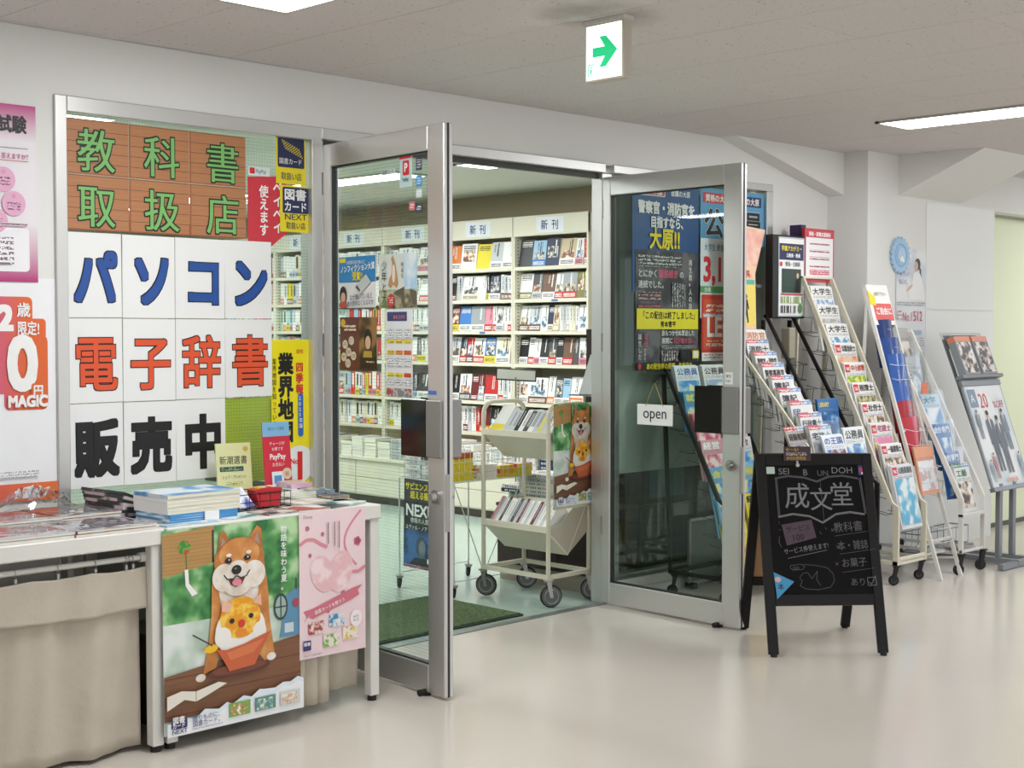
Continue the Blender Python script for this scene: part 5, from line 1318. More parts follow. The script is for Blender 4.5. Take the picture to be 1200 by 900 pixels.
# ---- low dark cabinet and tall dark shelf behind the trolley
e = empty('low_cabinet', (5.365, 4.80, 0), 0, 'low dark brown cabinet with a beige plinth behind the trolley', 'cabinet')
MB().box(0, 1.2, 0, .68, .09, .40, DARKB, b=.003).build('body', e); MB().box(.012, 1.19, .012, .67, 0, .09, mat('#9d9484', .5)).build('plinth', e)
MB().box(-.006, 1.2, -.006, .686, .40, .418, DARKB, b=.003).build('top', e)
for q in range(3): MB().box(-.005, 0, .01 + q * .222, .225 + q * .222, .10, .39, mat('#35201a', .4), b=.002).build('door', e)
e = empty('tall_shelf', (5.80, 4.82, 0), 0, 'tall dark brown shelf unit inside the shop behind the right door', 'shelf')
MB().box(0, .02, 0, .40, .42, 1.36, DARKB).build('side_panel', e); MB().box(.74, .76, 0, .40, .42, 1.36, DARKB).build('side_panel', e)
MB().box(.02, .74, 0, .015, .42, 1.36, mat('#4a4036', .6)).build('back_panel', e)
for z_ in (.42, .75, 1.05, 1.34): MB().box(.02, .74, .015, .40, z_, z_ + .02, DARKB).build('shelf', e)
sheet('notice', .30, .22, mat('#a98a5c', .7), frame((5.86, 4.815, .86)), 'tan notice board fixed on the back of the tall shelf seen through the right door', 'notice')
sheet('notice', .30, .36, mat('#6f8287', .6), frame((5.86, 4.815, .45)), 'grey-blue sheet fixed on the back of the tall shelf, low down', 'notice')
stack(5.385, 5.08, .4185, .19, .25, ['white', 'white', 'light grey', 'white', 'white', 'white', 'light grey', 'white'], .021, .03, 'in the white pile on the low dark cabinet', grp='white pile on the low cabinet')
stack(5.40, 5.30, .4185, .17, .13, ['mint', 'white', 'mint'], .02, -.03, 'in the small pale pile left on the low dark cabinet')
stack(5.375, 5.35 - .03, .4185 + .061, .16, .13, ['navy', 'white'], .02, .05, 'crosswise over the pale pile on the low dark cabinet')
# tilted magazine stand with grey boxes
e = empty('magazine_stand', (5.60, 5.05, .4185), 0, 'slim stand with a tilted tray on the low cabinet, under the grey boxes', 'stand')
b = MB(); b.box(-.06, .06, -.06, .06, 0, .01, BLACK).cyl((0, 0, .01), (0, 0, .60), .009, STEEL, 10); b.build('post', e)
b = MB(); b.box(-.02, .14, -.13, .10, .585, .592, STEEL, Matrix.Rotation(.0, 4, 'Y')); b.build('tray', e)
for i in range(3):
    M = Matrix.Translation((5.585 + .045 * i, 4.93 + .012 * i, 1.014)) @ Matrix.Rotation(.42, 4, 'Y')
    b = MB(); b.box(0, .034, 0, .15, 0, .23, mat(('#b9bab8', '#d9d9d6', '#a9aaa8')[i], .45)); b.box(-.001, 0, .02, .06, .05, .2, fine_print('#b9bab8', '#303236', .02, True)); b.box(-.0012, .0345, -.001, .0, 0, .23, mat('#8f908f', .5))
    b.build('box_set', None, M, '%s grey boxed set leaning in the tilted stand' % ('left', 'middle', 'right')[i], 'box')
# framed blank price card in front of the shelf
e = empty('card_holder', (5.65, 5.62, 0), 0, 'white card in a black frame on a thin post behind the trolley', 'card holder')
MB().cyl((0, 0, .012), (0, 0, 1.09), .004, STEEL, 8).build('post', e)
MB().cyl((0, 0, 0), (0, 0, .012), .09, STEEL, 24).build('base', e)
M = Matrix.Translation((0, 0, 1.08)) @ frame((-.08, .075, 0), (.73, -.68, -.06), (0.2, .2, 1))
b = MB(); b.box(-.004, .226, -.004, .066, -.004, 0, BLACK, b=.001); b.box(.003, .219, .003, .059, 0, .0008, mat('#dcdcd0', .5)); o = b.build('card', e); o.matrix_local = M

# ---- wire wagon with poster
e = empty('wire_wagon', (4.79, 5.205, 0), 0, 'white wire display wagon on castors inside the shop', 'wagon')
WX, WY = .62, .42
b = MB()
for z_ in (.585, .635, .685, .735): b.tube([(0, 0, z_), (WX, 0, z_), (WX, WY, z_), (0, WY, z_)], .0026 if z_ in (.585, .735) else .0016, WIREW, 6, closed=True)
for i in range(17): x = WX * i / 16; b.tube([(x, 0, .735), (x, 0, .585), (x, WY, .585), (x, WY, .735)], .0015, WIREW, 5)
for i in range(1, 11): y_ = WY * i / 11; b.tube([(0, y_, .735), (0, y_, .585), (WX, y_, .585), (WX, y_, .735)], .0015, WIREW, 5)
b.build('wire_basket', e)
for x, y_, in ((0, WY), (0, 0), (WX * .8, 0), (WX * .8, WY)):
    b = MB(); b.tube([(x, y_, .585), (x, y_, .07)], .0045, WIREW, 8); lg = b.build('leg', e)
b = MB()
for y_ in (0, WY): b.tube([(0, y_, .085), (WX * .8, y_, .085)], .003, WIREW, 6)
b.tube([(0, 0, .085), (0, WY, .085)], .003, WIREW, 6)
b.tube([(WX * .8, 0, .585), (WX * .4, WY * .1, .09)], .003, WIREW, 6); b.tube([(0, 0, .585), (WX * .35, 0, .09)], .003, WIREW, 6)
b.build('brace', e)
for x, y_ in ((0, WY), (0, 0), (WX * .8, 0), (WX * .8, WY)): castor(e, x, y_, .07, .03, .014, 1.0, hub=mat('#b9bcba', .4))
stack(4.81, 5.23, .589, .14, .105, ['yellow'] * 5, .022, .0, 'yellow pile, near corner of wire wagon', side=blotch('#e0c81a', '#ecd92a', '#b8402a', 60, 2, lo=.35, hi=.8), grp='yellow pile in the wire wagon')
stack(4.81, 5.23, .589 + .112, .15, .11, ['black', 'orange'], .016, .1, side=mat('#c8642a', .5), lab= 'lying on the yellow pile in the wire wagon')
stack(4.98, 5.22, .589, .13, .10, ['white', 'white', 'pink', 'white'], .018, .0, 'middle pile, near side of wire wagon')
stack(5.13, 5.22, .589, .10, .10, ['yellow', 'red', 'yellow'], .020, .0, side=mat('#d8a82a', .5), lab= 'yellow and red pile, near side of wire wagon')
stack(5.25, 5.22, .589, .12, .10, ['yellow', 'yellow', 'red'], .020, .0, side=mat('#e0cc2a', .5), lab= 'pile at the right end of wire wagon')
for q, cc in enumerate((['light grey', 'white', 'white', 'light grey', 'dark grey', 'white'], ['white', 'light grey', 'white', 'light grey', 'white', 'white', 'dark grey'])):
    stack(4.81, 5.355 + .125 * q, .589, .15, .115, cc, .022, .0, '%s grey pile, left end of wire wagon' % ('nearer', 'farther')[q])
M = frame((4.783, 5.585, .125), (0, -1, 0), (0, 0, 1)) @ Matrix.Rotation(-.02, 4, 'Z')
o = sheet('poster', .34, .46, mat('#23262c', .45), M, 'dark book poster with white letters NEXUS hung on the wire wagon', 'poster')
b = MB(); b.rect(0, 0, .34, .20, blotch('#1f2f4a', '#2c4a78', '#3f6aa5', 7, 2)); b.text('サピエンス全史を', .01, .405, .042, YEL, .02, .85); b.text('超える衝撃', .05, .36, .042, YEL, .02, .85)
b.text('NEXUS', .015, .265, .085, W_, .025, 1.0); b.text('情報の人類史', .055, .235, .030, W_, .0, .95); b.text('ユヴァル・ノア・ハラリ', .015, .20, .026, W_, .01, .95)
b.ell(.14, .115, .038, .055, mat('#46525f', .5)); b.ell(.15, .108, .026, .042, mat('#76828c', .5)); b.poly([(.05, .02), (.09, .055), (.18, .06), (.23, .02)], mat('#232a34', .5)); b.poly([(.12, .055), (.15, .09), (.18, .06)], mat('#5b6874', .5))
b.rect(.19, .035, .26, .06, W_); b.rect(.24, .015, .30, .04, W_); b.rect(.01, .0, .30, .016, fine_print('#7a2436', '#e0c0c8', .012)); b.build('printed_design', o)

# ================================================================== LEAFLET RACKS
def rail(b, x, yt, zt, yb, zb, yf, m, w=.028, t=.014):
    """slanted upright then vertical foot: flat bar profile"""
    b.prism([(yt, zt), (yt + w, zt + .01), (yb + w * 1.05, zb + .012), (yf + w, zb - .02), (yf + w, .11), (yf, .11), (yf, zb - .02), (yb, zb)][::1], x, x + t, 'X', m)
def brochure(w, h, t, bg, strip, stripc, title, tcol, pic=None, curl=0, logo=None, tsize=.040):
    b = MB(); b.box(0, w, 0, h, -t, 0, mat(bg, .45))
    b.box(.002, w - .002, h - .001, h + .0004, -t + .001, -.001, PAGE)
    y = h
    if strip: b.rect(0, h - .020, w * .52, h, fine_print(strip, stripc, .016)); b.rect(w * .54, h - .020, w, h, fine_print('#7f95bd', '#e8eef6', .016)); y -= .024
    if logo: b.rect(.006, y - .052, .056, y - .008, mat('#cf2b3a', .45)); b.text(logo, .031, y - .043, .024, W_, .03, .8, 'C')
    x0 = .062 if logo else .012
    if title: b.text(title, x0, y - tsize - .008, tsize, mat(tcol, .45), .02, (w - x0 - .01) / max(.1, tsize * len(title) * 1.0) if len(title) > 1 else 1)
    b.rect(.012, y - tsize - .030, w - .012, y - tsize - .014, fine_print(bg, '#7a7f88', .008))
    if pic: b.rect(.012, .02, w - .012, y - tsize - .036, pic)
    return b
RORD = ['top', 'second', 'third', 'fourth', 'fifth', 'sixth', 'seventh', 'eighth', 'ninth', 'tenth', 'eleventh']
def cascade(x, tops, w, h, specs, rackname, lean_=.22, n=2, t=.006, z_off=0, group=None):
    for i, ((y, z), sp) in enumerate(zip(tops, specs)):
        if sp is None: continue
        d = dict(sp); desc = d.pop('desc'); hh = d.pop('h', h)
        for j in range(n - 1, -1, -1):
            M = frame((x + (.004 * j * (-1) ** i), y, z - hh), (1, 0, 0)) @ Matrix.Translation((0, 0, -j * (t + .003))) @ Matrix.Translation((0, hh, 0)) @ Matrix.Rotation(-lean_ + .05 * math.sin(i * 2.1) * (j == 0), 4, 'X') @ Matrix.Translation((0, -hh + .004 * j, 0))
            if j == 0: b = brochure(w, hh, t, **d)
            else:
                b = MB(); b.box(0, w, 0, hh, -t, 0, mat(d['bg'], .45)); 
                if d.get('strip'): b.rect(0, hh - .020, w * .52, hh, mat(d['strip'], .45))
            pk = '%s pocket, %s' % (RORD[i], rackname) if len(tops) > 1 else rackname
            b.build('leaflet', None, M, desc + ', ' + pk if j == 0 else 'rear copies, ' + pk if n == 2 else 'spare copy behind the front one, ' + pk, 'leaflet', 'leaflets in the %s pocket of the %s' % (RORD[i], rackname))
def pockets(e, x0, x1, tops, h, m, ox, oy, dpt=.045, r=.0016):
    for (y, z) in tops:
        b = MB(); zb = z - h; y = y - oy; xa, xb = x0 - ox, x1 - ox; yb = y + .035
        b.tube([(xa, yb + dpt, zb + .10), (xa, yb - .03, zb + .085), (xb, yb - .03, zb + .085), (xb, yb + dpt, zb + .10)], r, m, 5)
        b.tube([(xa, yb + dpt, zb + .012), (xa, yb - .02, zb), (xb, yb - .02, zb), (xb, yb + dpt, zb + .012)], r, m, 5)
        for q in (.2, .5, .8): xx = xa + (xb - xa) * q; b.tube([(xx, yb + dpt, zb + .01), (xx, yb - .02, zb), (xx, yb - .031, zb + .085)], r, m, 5)
        b.build('wire_pocket', e)
WB = mat('#1b1a1a', .4, .2)
def rack(name, label, x0, x1, yt, zt, yb, zb, yf, frame_m, wire_m, tops, h, panel=None, header=None, castors=True, ybk=4.50, w=.028, cast_r=.028):
    e = empty(name, (x0, yf, 0), 0, label, 'leaflet rack')
    W = x1 - x0
    for x in (0, W - .014):
        b = MB(); rail(b, x, yt - yf, zt, yb - yf, zb, 0, frame_m, w); b.build('side_rail', e)
        b = MB(); b.bar((x + .007, w / 2, .12), (x + .007, ybk - yf, .12), .014, .02, frame_m); b.bar((x + .007, ybk - yf, .12), (x + .007, yt - yf + .03, zt - .02), .014, .02, frame_m); b.build('rear_brace', e)
    b = MB(); b.bar((0, .014, .12), (W, .014, .12), .02, .02, frame_m); b.bar((0, ybk - yf, .12), (W, ybk - yf, .12), .02, .02, frame_m); b.bar((0, yt - yf + .014, zt), (W, yt - yf + .014, zt), .02, .012, frame_m); b.build('cross_bar', e)
    if tops: pockets(e, x0 + .018, x1 - .018, tops, h, wire_m, x0, yf)
    if panel: MB().box(.012, W - .012, .004, .012, .125, panel, frame_m, b=.002).build('front_panel', e)
    if castors:
        for x, y in ((.02, .02), (W - .02, .02), (.02, ybk - yf - .02), (W - .02, ybk - yf - .02)): castor(e, x, y, .11, cast_r, .018, 2.2, fork=mat('#2c2b2b', .4, .5), hub=mat('#4a4a4b', .35, .5))
    if header:
        hz, hw, hh = header
    return e
# rack D: cream, widest, leaflets down the whole stair
topsD = [(4.382, 1.600), (4.337, 1.495), (4.281, 1.390), (4.226, 1.282), (4.165, 1.175), (4.112, 1.067), (4.055, .960), (3.998, .850), (3.936, .740), (3.872, .630)]
RKD = 'red-header cream rack'
eD = rack('leaflet_rack', 'tall cream stair rack on castors with a red and white header board', 6.685, 6.99, 4.40, 1.65, 3.835, .44, 3.80, CREAM, WIREB, topsD, .26, panel=.15, w=.032)
U_ = dict(bg='#e6e4e0', strip=None, stripc='#ffffff')
PPL = blotch('#6d5a4a', '#b8a08a', '#dfd8cc', 34, 3)
spD = [dict(desc='white student-course leaflet', title='大学生', tcol='#222222', **U_, pic=blotch('#8aa3c4', '#c4cfdf', '#e4e4e2', 30, 2)), dict(desc='white student-course leaflet', title='大学生', tcol='#222222', **U_, pic=blotch('#a8a29a', '#d6d2ca', '#8fa4bd', 30, 2)),
       dict(desc='white student-course leaflet', title='大学生', tcol='#222222', **U_, pic=blotch('#5f8fae', '#a9c4d4', '#dfe4e6', 30, 2)),
       dict(desc='white and orange accountant leaflet with red square', title='公認会計士', tcol='#2a2a2a', logo='TAC', **U_, pic=blotch('#d88a5a', '#e0a880', '#d8c0a8', 18, 1), tsize=.038),
       dict(desc='white leaflet with a green picture and red square', title='中小診断', tcol='#c05030', logo='TAC', **U_, pic=blotch('#9ec04a', '#6a9a4a', '#e6e05a', 24, 2), tsize=.038),
       dict(desc='white tax-exam leaflet with red square', title='税理士', tcol='#2a2a2a', logo='TAC', **U_, pic=blotch('#5a5a3a', '#8c8450', '#bcb48c', 34, 3), tsize=.038),
       dict(desc='white leaflet, grey people photo, red square', title='社労士', tcol='#2a2a2a', logo='TAC', **U_, pic=PPL, tsize=.038),
       dict(desc='pink leaflet with yellow blocks and red square', title='宅建士', tcol='#b04a70', logo='TAC', **U_, pic=blotch('#d88aa8', '#e0a8b8', '#e8c86a', 20, 1), tsize=.038),
       dict(desc='architect leaflet with a photo of people and red square', title='一級建築士', tcol='#2a2a2a', logo='TAC', **U_, pic=PPL, tsize=.038),
       dict(desc='pale pink and blue leaflet with red square', title='公務員講座', tcol='#555555', logo='TAC', bg='#d9d9dc', strip=None, stripc='#ffffff', pic=blotch('#5fa8c8', '#9cc4d4', '#d9e0e2', 16, 1), tsize=.038, h=.34)]
cascade(6.725, topsD, .215, .26, spD, RKD, n=2, t=.01)
# header board D
b = MB(); b.box(0, .30, 0, .30, -.02, 0, mat('#b8303c', .45)); o = b.build('header_board', None, frame((6.725, 4.42, 1.625)), 'white header board with a red band on top of the cream rack', 'board')
b = MB(); b.rect(.012, .01, .288, .29, mat('#ece8e8', .45)); b.rect(.012, .25, .288, .29, mat('#c83a48', .45)); b.text('資格・就職支援講座', .15, .258, .026, W_, .02, .95, 'C')
for zz in (.205, .165, .125, .08): b.z = .0012; b.rect(.05, zz, .25, zz + .018, fine_print('#ece8e8', '#a04858', .014, dens=.6))
b.rect(.05, .04, .25, .07, fine_print('#d06070', '#f6e8e8', .012)); b.rect(.012, 0.0, .288, .03, mat('#c83a48', .45)); b.build('lettering', o)
MB().box(6.742, 6.79, 4.455, 4.53, 1.62, 1.945, mat('#3a2a5a', .5)).build('header_box', None, None, 'narrow dark purple box edge left of the red and white header', 'box')

# rack C: black, nearly empty
topsC = [(4.335, 1.30), (4.27, 1.17), (4.205, 1.04), (4.145, .915), (4.08, .79), (4.015, .66)]
eC = rack('leaflet_rack', 'black stair rack, almost empty, behind the chalkboard', 6.40, 6.665, 4.44, 1.43, 3.93, .56, 3.90, WB, WIREB, topsC, .22, w=.026)
cascade(6.435, [(4.145, .985)], .20, .28, [dict(desc='blue school leaflet', bg='#2f6aa8', strip=None, stripc='#ffffff', title='LIBRARY', tcol='#e8d85a', pic=blotch('#1f4f8a', '#3f7ab4', '#9cc4dc', 12, 2), tsize=.034)], 'black rack', lean_=.12, n=2)
cascade(6.43, [(3.985, .84)], .20, .26, [dict(desc='white leaflet reading 公務員', bg='#e4e6e6', strip=None, stripc='#ffffff', title='公務員', tcol='#3a4a42', pic=blotch('#4f7fb4', '#88a8cc', '#dde4ea', 14, 2), tsize=.05)], 'at the foot of the black rack', lean_=.2, n=2)
e = empty('header_board', (6.44, 4.42, 1.42), 0, 'black framed board with a navy and white poster above the black rack', 'board')
MB().box(-.02, .29, 0, .05, 0, .455, BLACK, b=.003).build('case', e)
b = MB(frame((.03, -.001, .01))); b.rect(0, 0, .25, .435, mat('#b9bec2', .4)); b.rect(.008, .008, .242, .427, mat('#e6e6e4', .45)); b.rect(.008, .31, .242, .40, NAVY); b.text('学園アカデミー', .125, .36, .03, YEL, .02, .95, 'C'); b.text('公務員・教員', .14, .325, .024, W_, .02, .95, 'C')
b.text('教員・公務員', .135, .275, .028, mat('#3a3a3a', .5), .01, .85, 'C'); b.rrect(.012, .275, .035, .298, .004, mat('#c83a48', .45)); b.rect(.03, .13, .215, .262, mat('#2c4038', .5)); b.rect(.045, .145, .15, .25, fine_print('#2c4038', '#a8b8b0', .016)); b.poly([(.155, .135), (.205, .135), (.195, .2), (.18, .22), (.165, .2)], mat('#1b201e', .5)); b.ell(.181, .225, .012, .016, mat('#c8a890', .5), 14)
b.rect(.02, .118, .23, .126, mat('#b83a4a', .5)); b.rect(.02, .075, .23, .11, fine_print('#e6e6e4', '#8aa060', .016)); b.rect(.02, .02, .16, .06, fine_print('#e6e6e4', '#3a3a3a', .016)); b.ell(.205, .045, .02, .026, mat('#5a8a4a', .5), 16); b.build('poster_face', e)
MB().box(6.50, 6.555, 4.36, 4.42, 1.20, 1.37, mat('#9c9684', .5), b=.006).build('plastic_bin', None, None, 'small grey-beige plastic bin hanging at the top of the black rack', 'bin')

# rack B: cream rails with dense white leaflets, foot hidden by the chalkboard
topsB = [(4.43, 1.355), (4.41, 1.305), (4.36, 1.24), (4.31, 1.18), (4.25, 1.115), (4.205, 1.050), (4.135, .985), (4.075, .925), (4.02, .862)]
RKB = 'crammed cream rack'
eB = rack('leaflet_rack', 'cream stair rack crammed with white leaflets behind the right door', 6.135, 6.395, 4.43, 1.26, 4.015, .775, 3.99, CREAM, WIREB, topsB[2:], .22, w=.03)
S1 = dict(bg='#e2e2e0', strip='#c85a68', stripc='#f4e8e8')
PG_ = blotch('#9ab0c8', '#c8d2dc', '#e4e6e4', 20, 2)
spB = [dict(desc='white leaflet with an orange tip', title='消防官', tcol='#c87a4a', pic=PG_, bg='#e4dfd8', strip=None, stripc='#ffffff'), dict(desc='white leaflet with an orange picture', title='消防士', tcol='#444444', pic=PG_, **S1), dict(desc='white police-exam leaflet', title='警察官・消防官', tcol='#2a2a2a', pic=PG_, **S1), dict(desc='white police-exam leaflet', title='警察事務官', tcol='#2a2a2a', pic=PG_, **S1),
       dict(desc='white bookkeeping leaflet reading 簿記', title='簿記', tcol='#3a3040', pic=PG_, **S1), dict(desc='white bookkeeping leaflet reading 簿記', title='簿記', tcol='#3a3040', pic=PG_, **S1), dict(desc='white planner leaflet reading FP', title='FP', tcol='#3f66a4', pic=PG_, **S1),
       dict(desc='white scrivener leaflet', title='行政書士', tcol='#3a3a48', pic=PG_, **S1), dict(desc='white leaflet in clear plastic', title='宅建士', tcol='#3a3a48', pic=PG_, **S1)]
cascade(6.165, topsB, .20, .24, spB, RKB, n=2, t=.012)
cascade(6.18, [(3.955, .815)], .195, .22, [dict(desc='film-wrapped leaflet reading 国王', bg='#dfe3ea', strip=None, stripc='#ffffff', title='の王国', tcol='#3a5a9a', pic=blotch('#7a4a50', '#c0c8d0', '#3f6aa8', 22, 2))], 'at the foot of the crammed cream rack', lean_=.35, n=2)
b = MB(); vs = []; fs = []; n = 8
for i in range(n + 1):
    for j in range(n + 1): vs.append((6.165 + .215 * i / n, 3.925 + .05 * j / n + .006 * random.random(), .62 + .27 * j / n))
for i in range(n):
    for j in range(n): a = i * (n + 1) + j; fs.append((a, a + n + 1, a + n + 2, a + 1))
b.add(vs, fs, FILM, True); b.build('plastic_cover', None, None, 'clear glossy film over the lowest leaflets of the crammed cream rack', 'cover')

# rack A: black wire rack behind the right door with blue and yellow guide books
eA = rack('magazine_rack', 'black wire magazine rack standing in front of the right window, behind the right door', 5.64, 6.115, 4.52, 1.15, 4.18, .50, 4.13, WB, WIREB, [], .2, w=.03)
RKA = 'black wire rack'
topsA = [(4.50, 1.17), (4.44, 1.04), (4.38, .93), (4.33, .80), (4.27, .66), (4.23, .52), (4.19, .385)]
pockets(eA, 5.66, 5.87, topsA, .20, WIREB, 5.64, 4.13); pockets(eA, 5.89, 6.10, topsA, .20, WIREB, 5.64, 4.13)
def B_(bg, pic, title, tcol, desc, **k): return dict(desc=desc, bg=bg, strip=None, stripc='#ffffff', title=title, tcol=tcol, pic=pic, **k)
SKY = blotch('#3f8fc8', '#8cc0dc', '#e6e2a0', 16, 2); PNK = blotch('#c85a78', '#e0a0a8', '#f0dcd8', 20, 2); YE = blotch('#e0c82a', '#d8a83a', '#b8503a', 18, 2)
spA1 = [B_('#dfe6ea', SKY, '公務員', '#3f6fa4', 'white and blue leaflet'), B_('#3f8fb8', SKY, '就職', '#e8e05a', 'blue guide with yellow letters'), B_('#d87a8a', PNK, '生活', '#d8303a', 'pink and yellow guide'), B_('#d8a0a8', PNK, '経営', '#ffffff', 'pink guide'), B_('#6aa8cc', SKY, '会計', '#e8e03a', 'sky blue travel guide with yellow letters'), B_('#7ab0d0', SKY, '会計学', '#e8e03a', 'light blue guide with yellow letters'), B_('#e0d03a', YE, '資料', '#2a2a2a', 'yellow guide')]
spA2 = [B_('#e4e4e2', PG_, '公務員', '#4a4a4a', 'white leaflet'), B_('#e0e0dc', PG_, '公務員', '#4a5a4a', 'white and peach leaflet'), B_('#e4e4e2', blotch('#d8a070', '#e6d8c8', '#e8e4e0', 14, 1), '公務員入門', '#3a3a3a', 'white leaflet with an orange patch'), B_('#dedede', SKY, '公務員2次', '#3a3a3a', 'white leaflet with a blue picture'), B_('#8abcd0', SKY, '金融経', '#e8e03a', 'light blue guide with yellow letters'), B_('#e0d43a', YE, '経済', '#2a2a2a', 'yellow guide'), B_('#d8c83a', YE, '学問', '#c03a2a', 'yellow and orange guide')]
cascade(5.668, topsA, .195, .21, spA1, 'left column, ' + RKA, n=2, t=.012); cascade(5.898, topsA, .195, .21, spA2, 'right column, ' + RKA, n=2, t=.012)
cascade(6.00, [(4.06, .86)], .205, .20, [dict(desc='tilted bundle of grey and red leaflets', bg='#a9a29c', strip='#b8484a', stripc='#eeeeee', title='経験者採用', tcol='#2a2424', pic=blotch('#4a5a8a', '#a8a4a8', '#d8d0c8', 20, 2))], 'at the front corner of the black wire rack', lean_=.45, n=2)
# mesh foot panel left of rack A base
e = empty('mesh_stand', (5.86, 4.545, 0), .0, 'grey mesh panel standing on the floor behind the right door', 'panel')
b = MB(); b.bar((0, 0, .03), (.42, 0, .03), .015, .015, STEEL); b.bar((0, 0, .36), (.42, 0, .36), .015, .015, STEEL); b.bar((0, 0, .03), (0, 0, .36), .015, .015, STEEL); b.bar((.42, 0, .03), (.42, 0, .36), .015, .015, STEEL); b.build('frame', e)
MB().box(.01, .41, -.002, .002, .04, .35, fine_print('#77807e', '#4a5250', .008)).build('mesh', e)
MB().box(.0, .03, -.03, .03, 0, .03, BLACK).box(.39, .42, -.03, .03, 0, .03, BLACK).build('foot', e)

# rack E: slim white A-frame with blue and red folders
e = empty('folder_rack', (7.001, 3.72, 0), 0, 'slim white rack with curved blue and red folders beside the pillar', 'leaflet rack')
for x in (0, .222):
    b = MB(); b.bar((x, 0, 0), (x, .49, 1.60), .020, .014, WHITEM, (1, 0, 0)); b.build('side_rail', e)
    b = MB(); b.bar((x, .55, 0), (x, .47, 1.50), .016, .012, WHITEM, (1, 0, 0)); b.build('rear_brace', e)
b = MB()
for t_ in (.13, .5, .78, .97): b.bar((0, .49 * t_, 1.6 * t_), (.222, .49 * t_, 1.6 * t_), .012, .012, WHITEM)
b.bar((0, .10, .13), (.222, .10, .13), .012, .012, WHITEM); b.bar((0, .03, .10), (0, .55, .04), .012, .012, WHITEM); b.bar((.222, .03, .10), (.222, .55, .04), .012, .012, WHITEM)
b.build('cross_bar', e)
for z_ in (.20, .52, .72, 1.08):
    y_ = .49 * z_ / 1.6
    b = MB(); b.tube([(.02, y_ + .04, z_ + .02), (.02, y_ - .04, z_), (.205, y_ - .04, z_), (.205, y_ + .04, z_ + .02)], .002, WIREW, 6); b.tube([(.02, y_ + .02, z_ + .09), (.02, y_ - .045, z_ + .08), (.205, y_ - .045, z_ + .08), (.205, y_ + .02, z_ + .09)], .002, WIREW, 6)
    for xx in (.085, .16): b.tube([(xx, y_ - .04, z_), (xx, y_ - .045, z_ + .08)], .002, WIREW, 6)
    b.build('wire_pocket', e)
def folder(x, y, z, w, h, c, lab, grp):
    """curved front folder"""
    b = MB(); n = 12; vs = []; fs = []
    for j, zz in enumerate((0, h)):
        for i in range(n + 1): s = i / n; vs.append((w * s, h * j, .030 * math.sin(s * PI) * (1 if j else .8)))
    for i in range(n): fs.append((i, i + 1, n + 2 + i, n + 1 + i))
    vs2 = [(a, b_, c_ - .004) for a, b_, c_ in vs]
    m = mat(c, .22, coat=.4)
    b.add(vs, fs, m, True); b.add(vs2, [tuple(reversed(f)) for f in fs], m, True)
    b.add([vs[n + 1 + i] for i in range(n + 1)] + [vs2[n + 1 + i] for i in range(n + 1)], [(i, i + 1, n + 2 + i, n + 1 + i) for i in range(n)], PAPER)
    b.box(0, w, 0, h - .004, -.012, -.004, mat(c, .3))
    b.add([(w * .4, h * .78, .0305), (w * .6, h * .78, .0305), (w * .6, h * .80, .0305), (w * .4, h * .80, .0305)], [(0, 1, 2, 3)], fine_print(c, '#e0e0e8', .004))
    return b.build('folder', None, frame((x, y, z), (1, 0, 0), (0, .20, 1)), lab, 'folder', grp)
for i, (y, z) in enumerate(((4.10, 1.415), (4.055, 1.315), (4.015, 1.225))): 
    folder(7.012, y, z - .27, .195, .27, ('#1b3570', '#23478a', '#2d58a4')[i], 'glossy blue curved folder, %s of the three in the slim white rack' % ('top', 'middle', 'bottom')[i], 'blue folders')
for i, (y, z) in enumerate(((3.995, 1.055), (3.965, .965), (3.93, .875))):
    folder(7.012, y, z - .27, .195, .27, ('#861424', '#a41d30', '#ba2a3c')[i], 'glossy red curved folder, %s of the three in the slim white rack' % ('top', 'middle', 'bottom')[i], 'red folders')
o = sheet('header_paper', .228, .235, mat('#eeeae6', .4), frame((6.996, 4.135, 1.385), (1, 0, 0), (0, .28, 1)), 'white paper with big red label and yellow corner atop the slim white rack', 'sign')
b = MB(); b.rrect(.03, .025, .225, .125, .01, mat('#d8423c', .4)); b.text('ご自由に', .128, .06, .045, W_, .03, .95, 'C'); b.poly([(0, .12), (.06, .11), (.07, .16), (0, .20)], YEL); b.text('お取り下さい', .06, .17, .024, mat('#5a6a4a', .5), 0, .9); b.build('lettering', o)
cascade(7.005, [(3.895, .71)], .20, .26, [dict(desc='white leaflet framed in orange', bg='#dc9a78', strip=None, stripc='#ffffff', title=None, tcol='#000000', pic=blotch('#e0e0e0', '#d8dfe6', '#c8b0b0', 14, 2))], 'low in the slim white rack', n=2)
MB().box(0, .07, 0, .06, 0, .004, mat('#d87a5a', .5)).build('tag', None, frame((7.20, 3.96, 1.0)), 'small orange tag clipped on the right rail of the slim white rack', 'tag')
for xx, yy in ((7.0, 3.86),): pass

